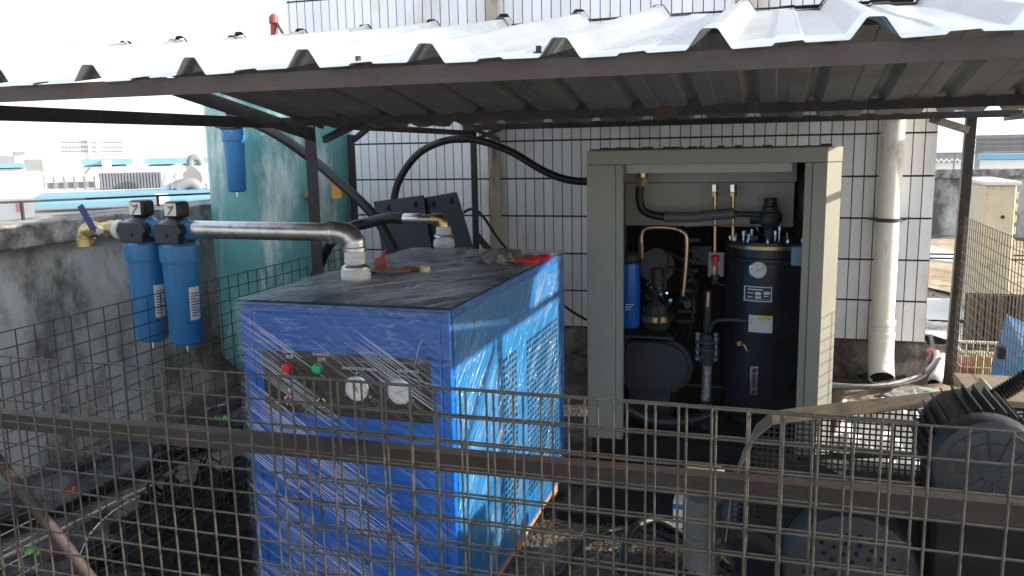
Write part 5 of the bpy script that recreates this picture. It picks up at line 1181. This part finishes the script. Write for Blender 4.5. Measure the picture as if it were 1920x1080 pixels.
# rooftop hall with teal roof, ducts on it
F_ = frame_at(240, 26); q = fpt(240,386,F_)
t = thing('teal_roofed_hall', (q.x,q.y,0), 'neighbouring hall with pale teal roof strips and grey gravel edge', 'building')
s = MB(); fbox(s,-60,386,430,430,F_,3,0,GZ); s.build('walls', mt['bg_tan'], t)
s = MB(); fbox(s,62,371,412,384,F_,1.4,.3); s.build('roof', mt['bg_teal'], t)
F2 = frame_at(240, 29); s = MB(); fbox(s,64,357,412,369,F2,3,0,q.z-3); s.build('upper_roof', mt['bg_blue'], t)
F3 = frame_at(240, 32.2); s = MB(); fbox(s,80,352,412,356,F3,8,0,q.z-3); s.build('roof_edge', mt['bw'], t)
s = MB(); fbox(s,293,364,315,386,F_,1.2,-.6); s.build('dormer', mt['bw'], t)
F4 = frame_at(240, 34)
q = fpt(240,352,F4)
t = thing('ribbed_duct_box', (q.x,q.y,q.z), 'long grey ribbed duct housing on the neighbouring roof', 'duct')
s = MB(); fbox(s,188,323,302,355,F4,2); s.build('housing', mt['bg_grey'], t)
s = MB()
for k in range(20): x = 190+k*5.8; fbox(s,x,324,x+1,354,F4,.1,-.1)
s.build('ribs', mt['bg_dark'], t)
q = fpt(130,352,F4); t = thing('low_roof_fence', (q.x,q.y,q.z), 'low grey panel barrier on the neighbouring roof, left of the ribbed duct', 'barrier')
s = MB(); fbox(s,82,340,178,355,F4,.3); s.build('panels', mt['bg_grey'], t)
s = MB()
for k in range(6): x = 82+k*19; fbox(s,x,330,x+1.2,355,F4,.1,-.1)
s.build('posts', mt['bg_dark'], t)
F5 = frame_at(340, 31)
for nm, pts, rr, lb in (('ventilation_duct',[(312,362),(313,340),(320,322),(338,315)],.16,'white curved ventilation duct, leftmost on the neighbouring roof'),('ventilation_duct',[(326,354),(334,340),(334,322),(345,312)],.15,'white curved ventilation duct beside the leftmost one')):
    P = [fpt(px,py,F5) for px,py in pts]; s = MB(); s.tube(P,rr,14,5); tag(s.build(nm, mt['bw'], base=P[0]), lb, 'duct', 'curved ducts on the neighbouring roof')
q = fpt(355,335,F5); s = MB(); s.cyl(q, q+F5[2]*1.2, .42, n=24); tag(s.build('fan_housing', mt['bg_grey'], base=q), 'round grey fan housing right of the curved white ducts', 'fan housing')
P = [fpt(px,py,F5) for px,py in ((330,352),(345,344),(362,344),(374,356))]; s = MB(); s.tube([p+F5[2]*-.3 for p in P],.2,14,5); tag(s.build('ventilation_duct', mt['bg_grey'], base=P[0]), 'grey arched duct low on the neighbouring roof', 'duct', 'curved ducts on the neighbouring roof')
P = [fpt(px,py,F5) for px,py in ((358,352),(358,305),(364,297),(374,299),(380,310))]; s = MB(); s.tube([p+F5[2]*1.6 for p in P],.14,14,5); tag(s.build('ventilation_duct', mt['bg_grey'], base=P[0]), 'tall grey hooked duct rising behind the fan housing', 'duct', 'curved ducts on the neighbouring roof')
for k, px in enumerate((390,398,406)):
    a, b = fpt(px,357,F5), fpt(px,326+k*3,F5); s = MB(); s.cyl(a,b,.05,n=10); s.lathe(a+Vector((0,0,.1)),(0,0,1),[(0,.02),(.05,.09),(.15,.09),(.2,.02)],10)
    tag(s.build('vent_pipe', mt['bw'], base=a), ('thin white vent pipe, left of three beside the teal tank','thin white vent pipe, middle of three beside the teal tank','thin white vent pipe nearest the teal tank')[k], 'vent pipe', 'thin vent pipes on the neighbouring roof')
F6 = frame_at(30, 9); q = fpt(30,410,F6); t = thing('white_low_wall', (q.x,q.y,0), 'white low wall with a red mark just beyond the parapet', 'wall')
s = MB(); fbox(s,-90,372,62,412,F6,.6,0,GZ); s.build('wall', mt['bw'], t)
s = MB(); fbox(s,31,378,39,397,F6,.02,-.03); s.build('red_mark', pm('faded_red',(.7,.3,.28),.7), t)
# right far side
F7 = frame_at(1880, 60); q = fpt(1880,290,F7); t = thing('gridded_building', (q.x,q.y,0), 'distant grey building with gridded facade at the far right', 'building')
s = MB(); fbox(s,1828,250,2010,287,F7,8,0,GZ); s.build('walls', mt['bg_grey'], t)
s = MB()
for k in range(7): fbox(s,1836+k*28,250,1838+k*28,287,F7,.2,-.2)
for k in range(4): fbox(s,1828,256+k*9,2010,256.8+k*9,F7,.2,-.2)
s.build('facade_grid', mt['bg_dark'], t)
simple_building('blue_striped_shed','low white shed with blue roof band below the gridded building','building',1836,299,2010,318,45,6,mt['bw'],(287,299,2),mt['bg_blue'])
F8 = frame_at(1780, 40); q = fpt(1780,300,F8); t = thing('trussed_shed', (q.x,q.y,0), 'grey roofed shed with white truss beyond the tiled wall corner', 'building')
s = MB(); fbox(s,1700,288,1812,304,F8,5); s.build('roof', mt['bg_grey'], t)
s = MB(); 
for k in range(6):
    a, b, c = fpt(1750+k*10,304,F8), fpt(1755+k*10,297,F8), fpt(1760+k*10,304,F8); d = F8[2]*-.3; s.bar(a+d,b+d,.05,.06); s.bar(b+d,c+d,.05,.06)
s.build('truss', mt['bw'], t)
s = MB(); fbox(s,1700,304.5,1812,318,F8,4,.2,GZ); s.build('walls', mt['bw'], t)

for o in bpy.data.objects:
    if '_b' in o.keys(): del o['_b']
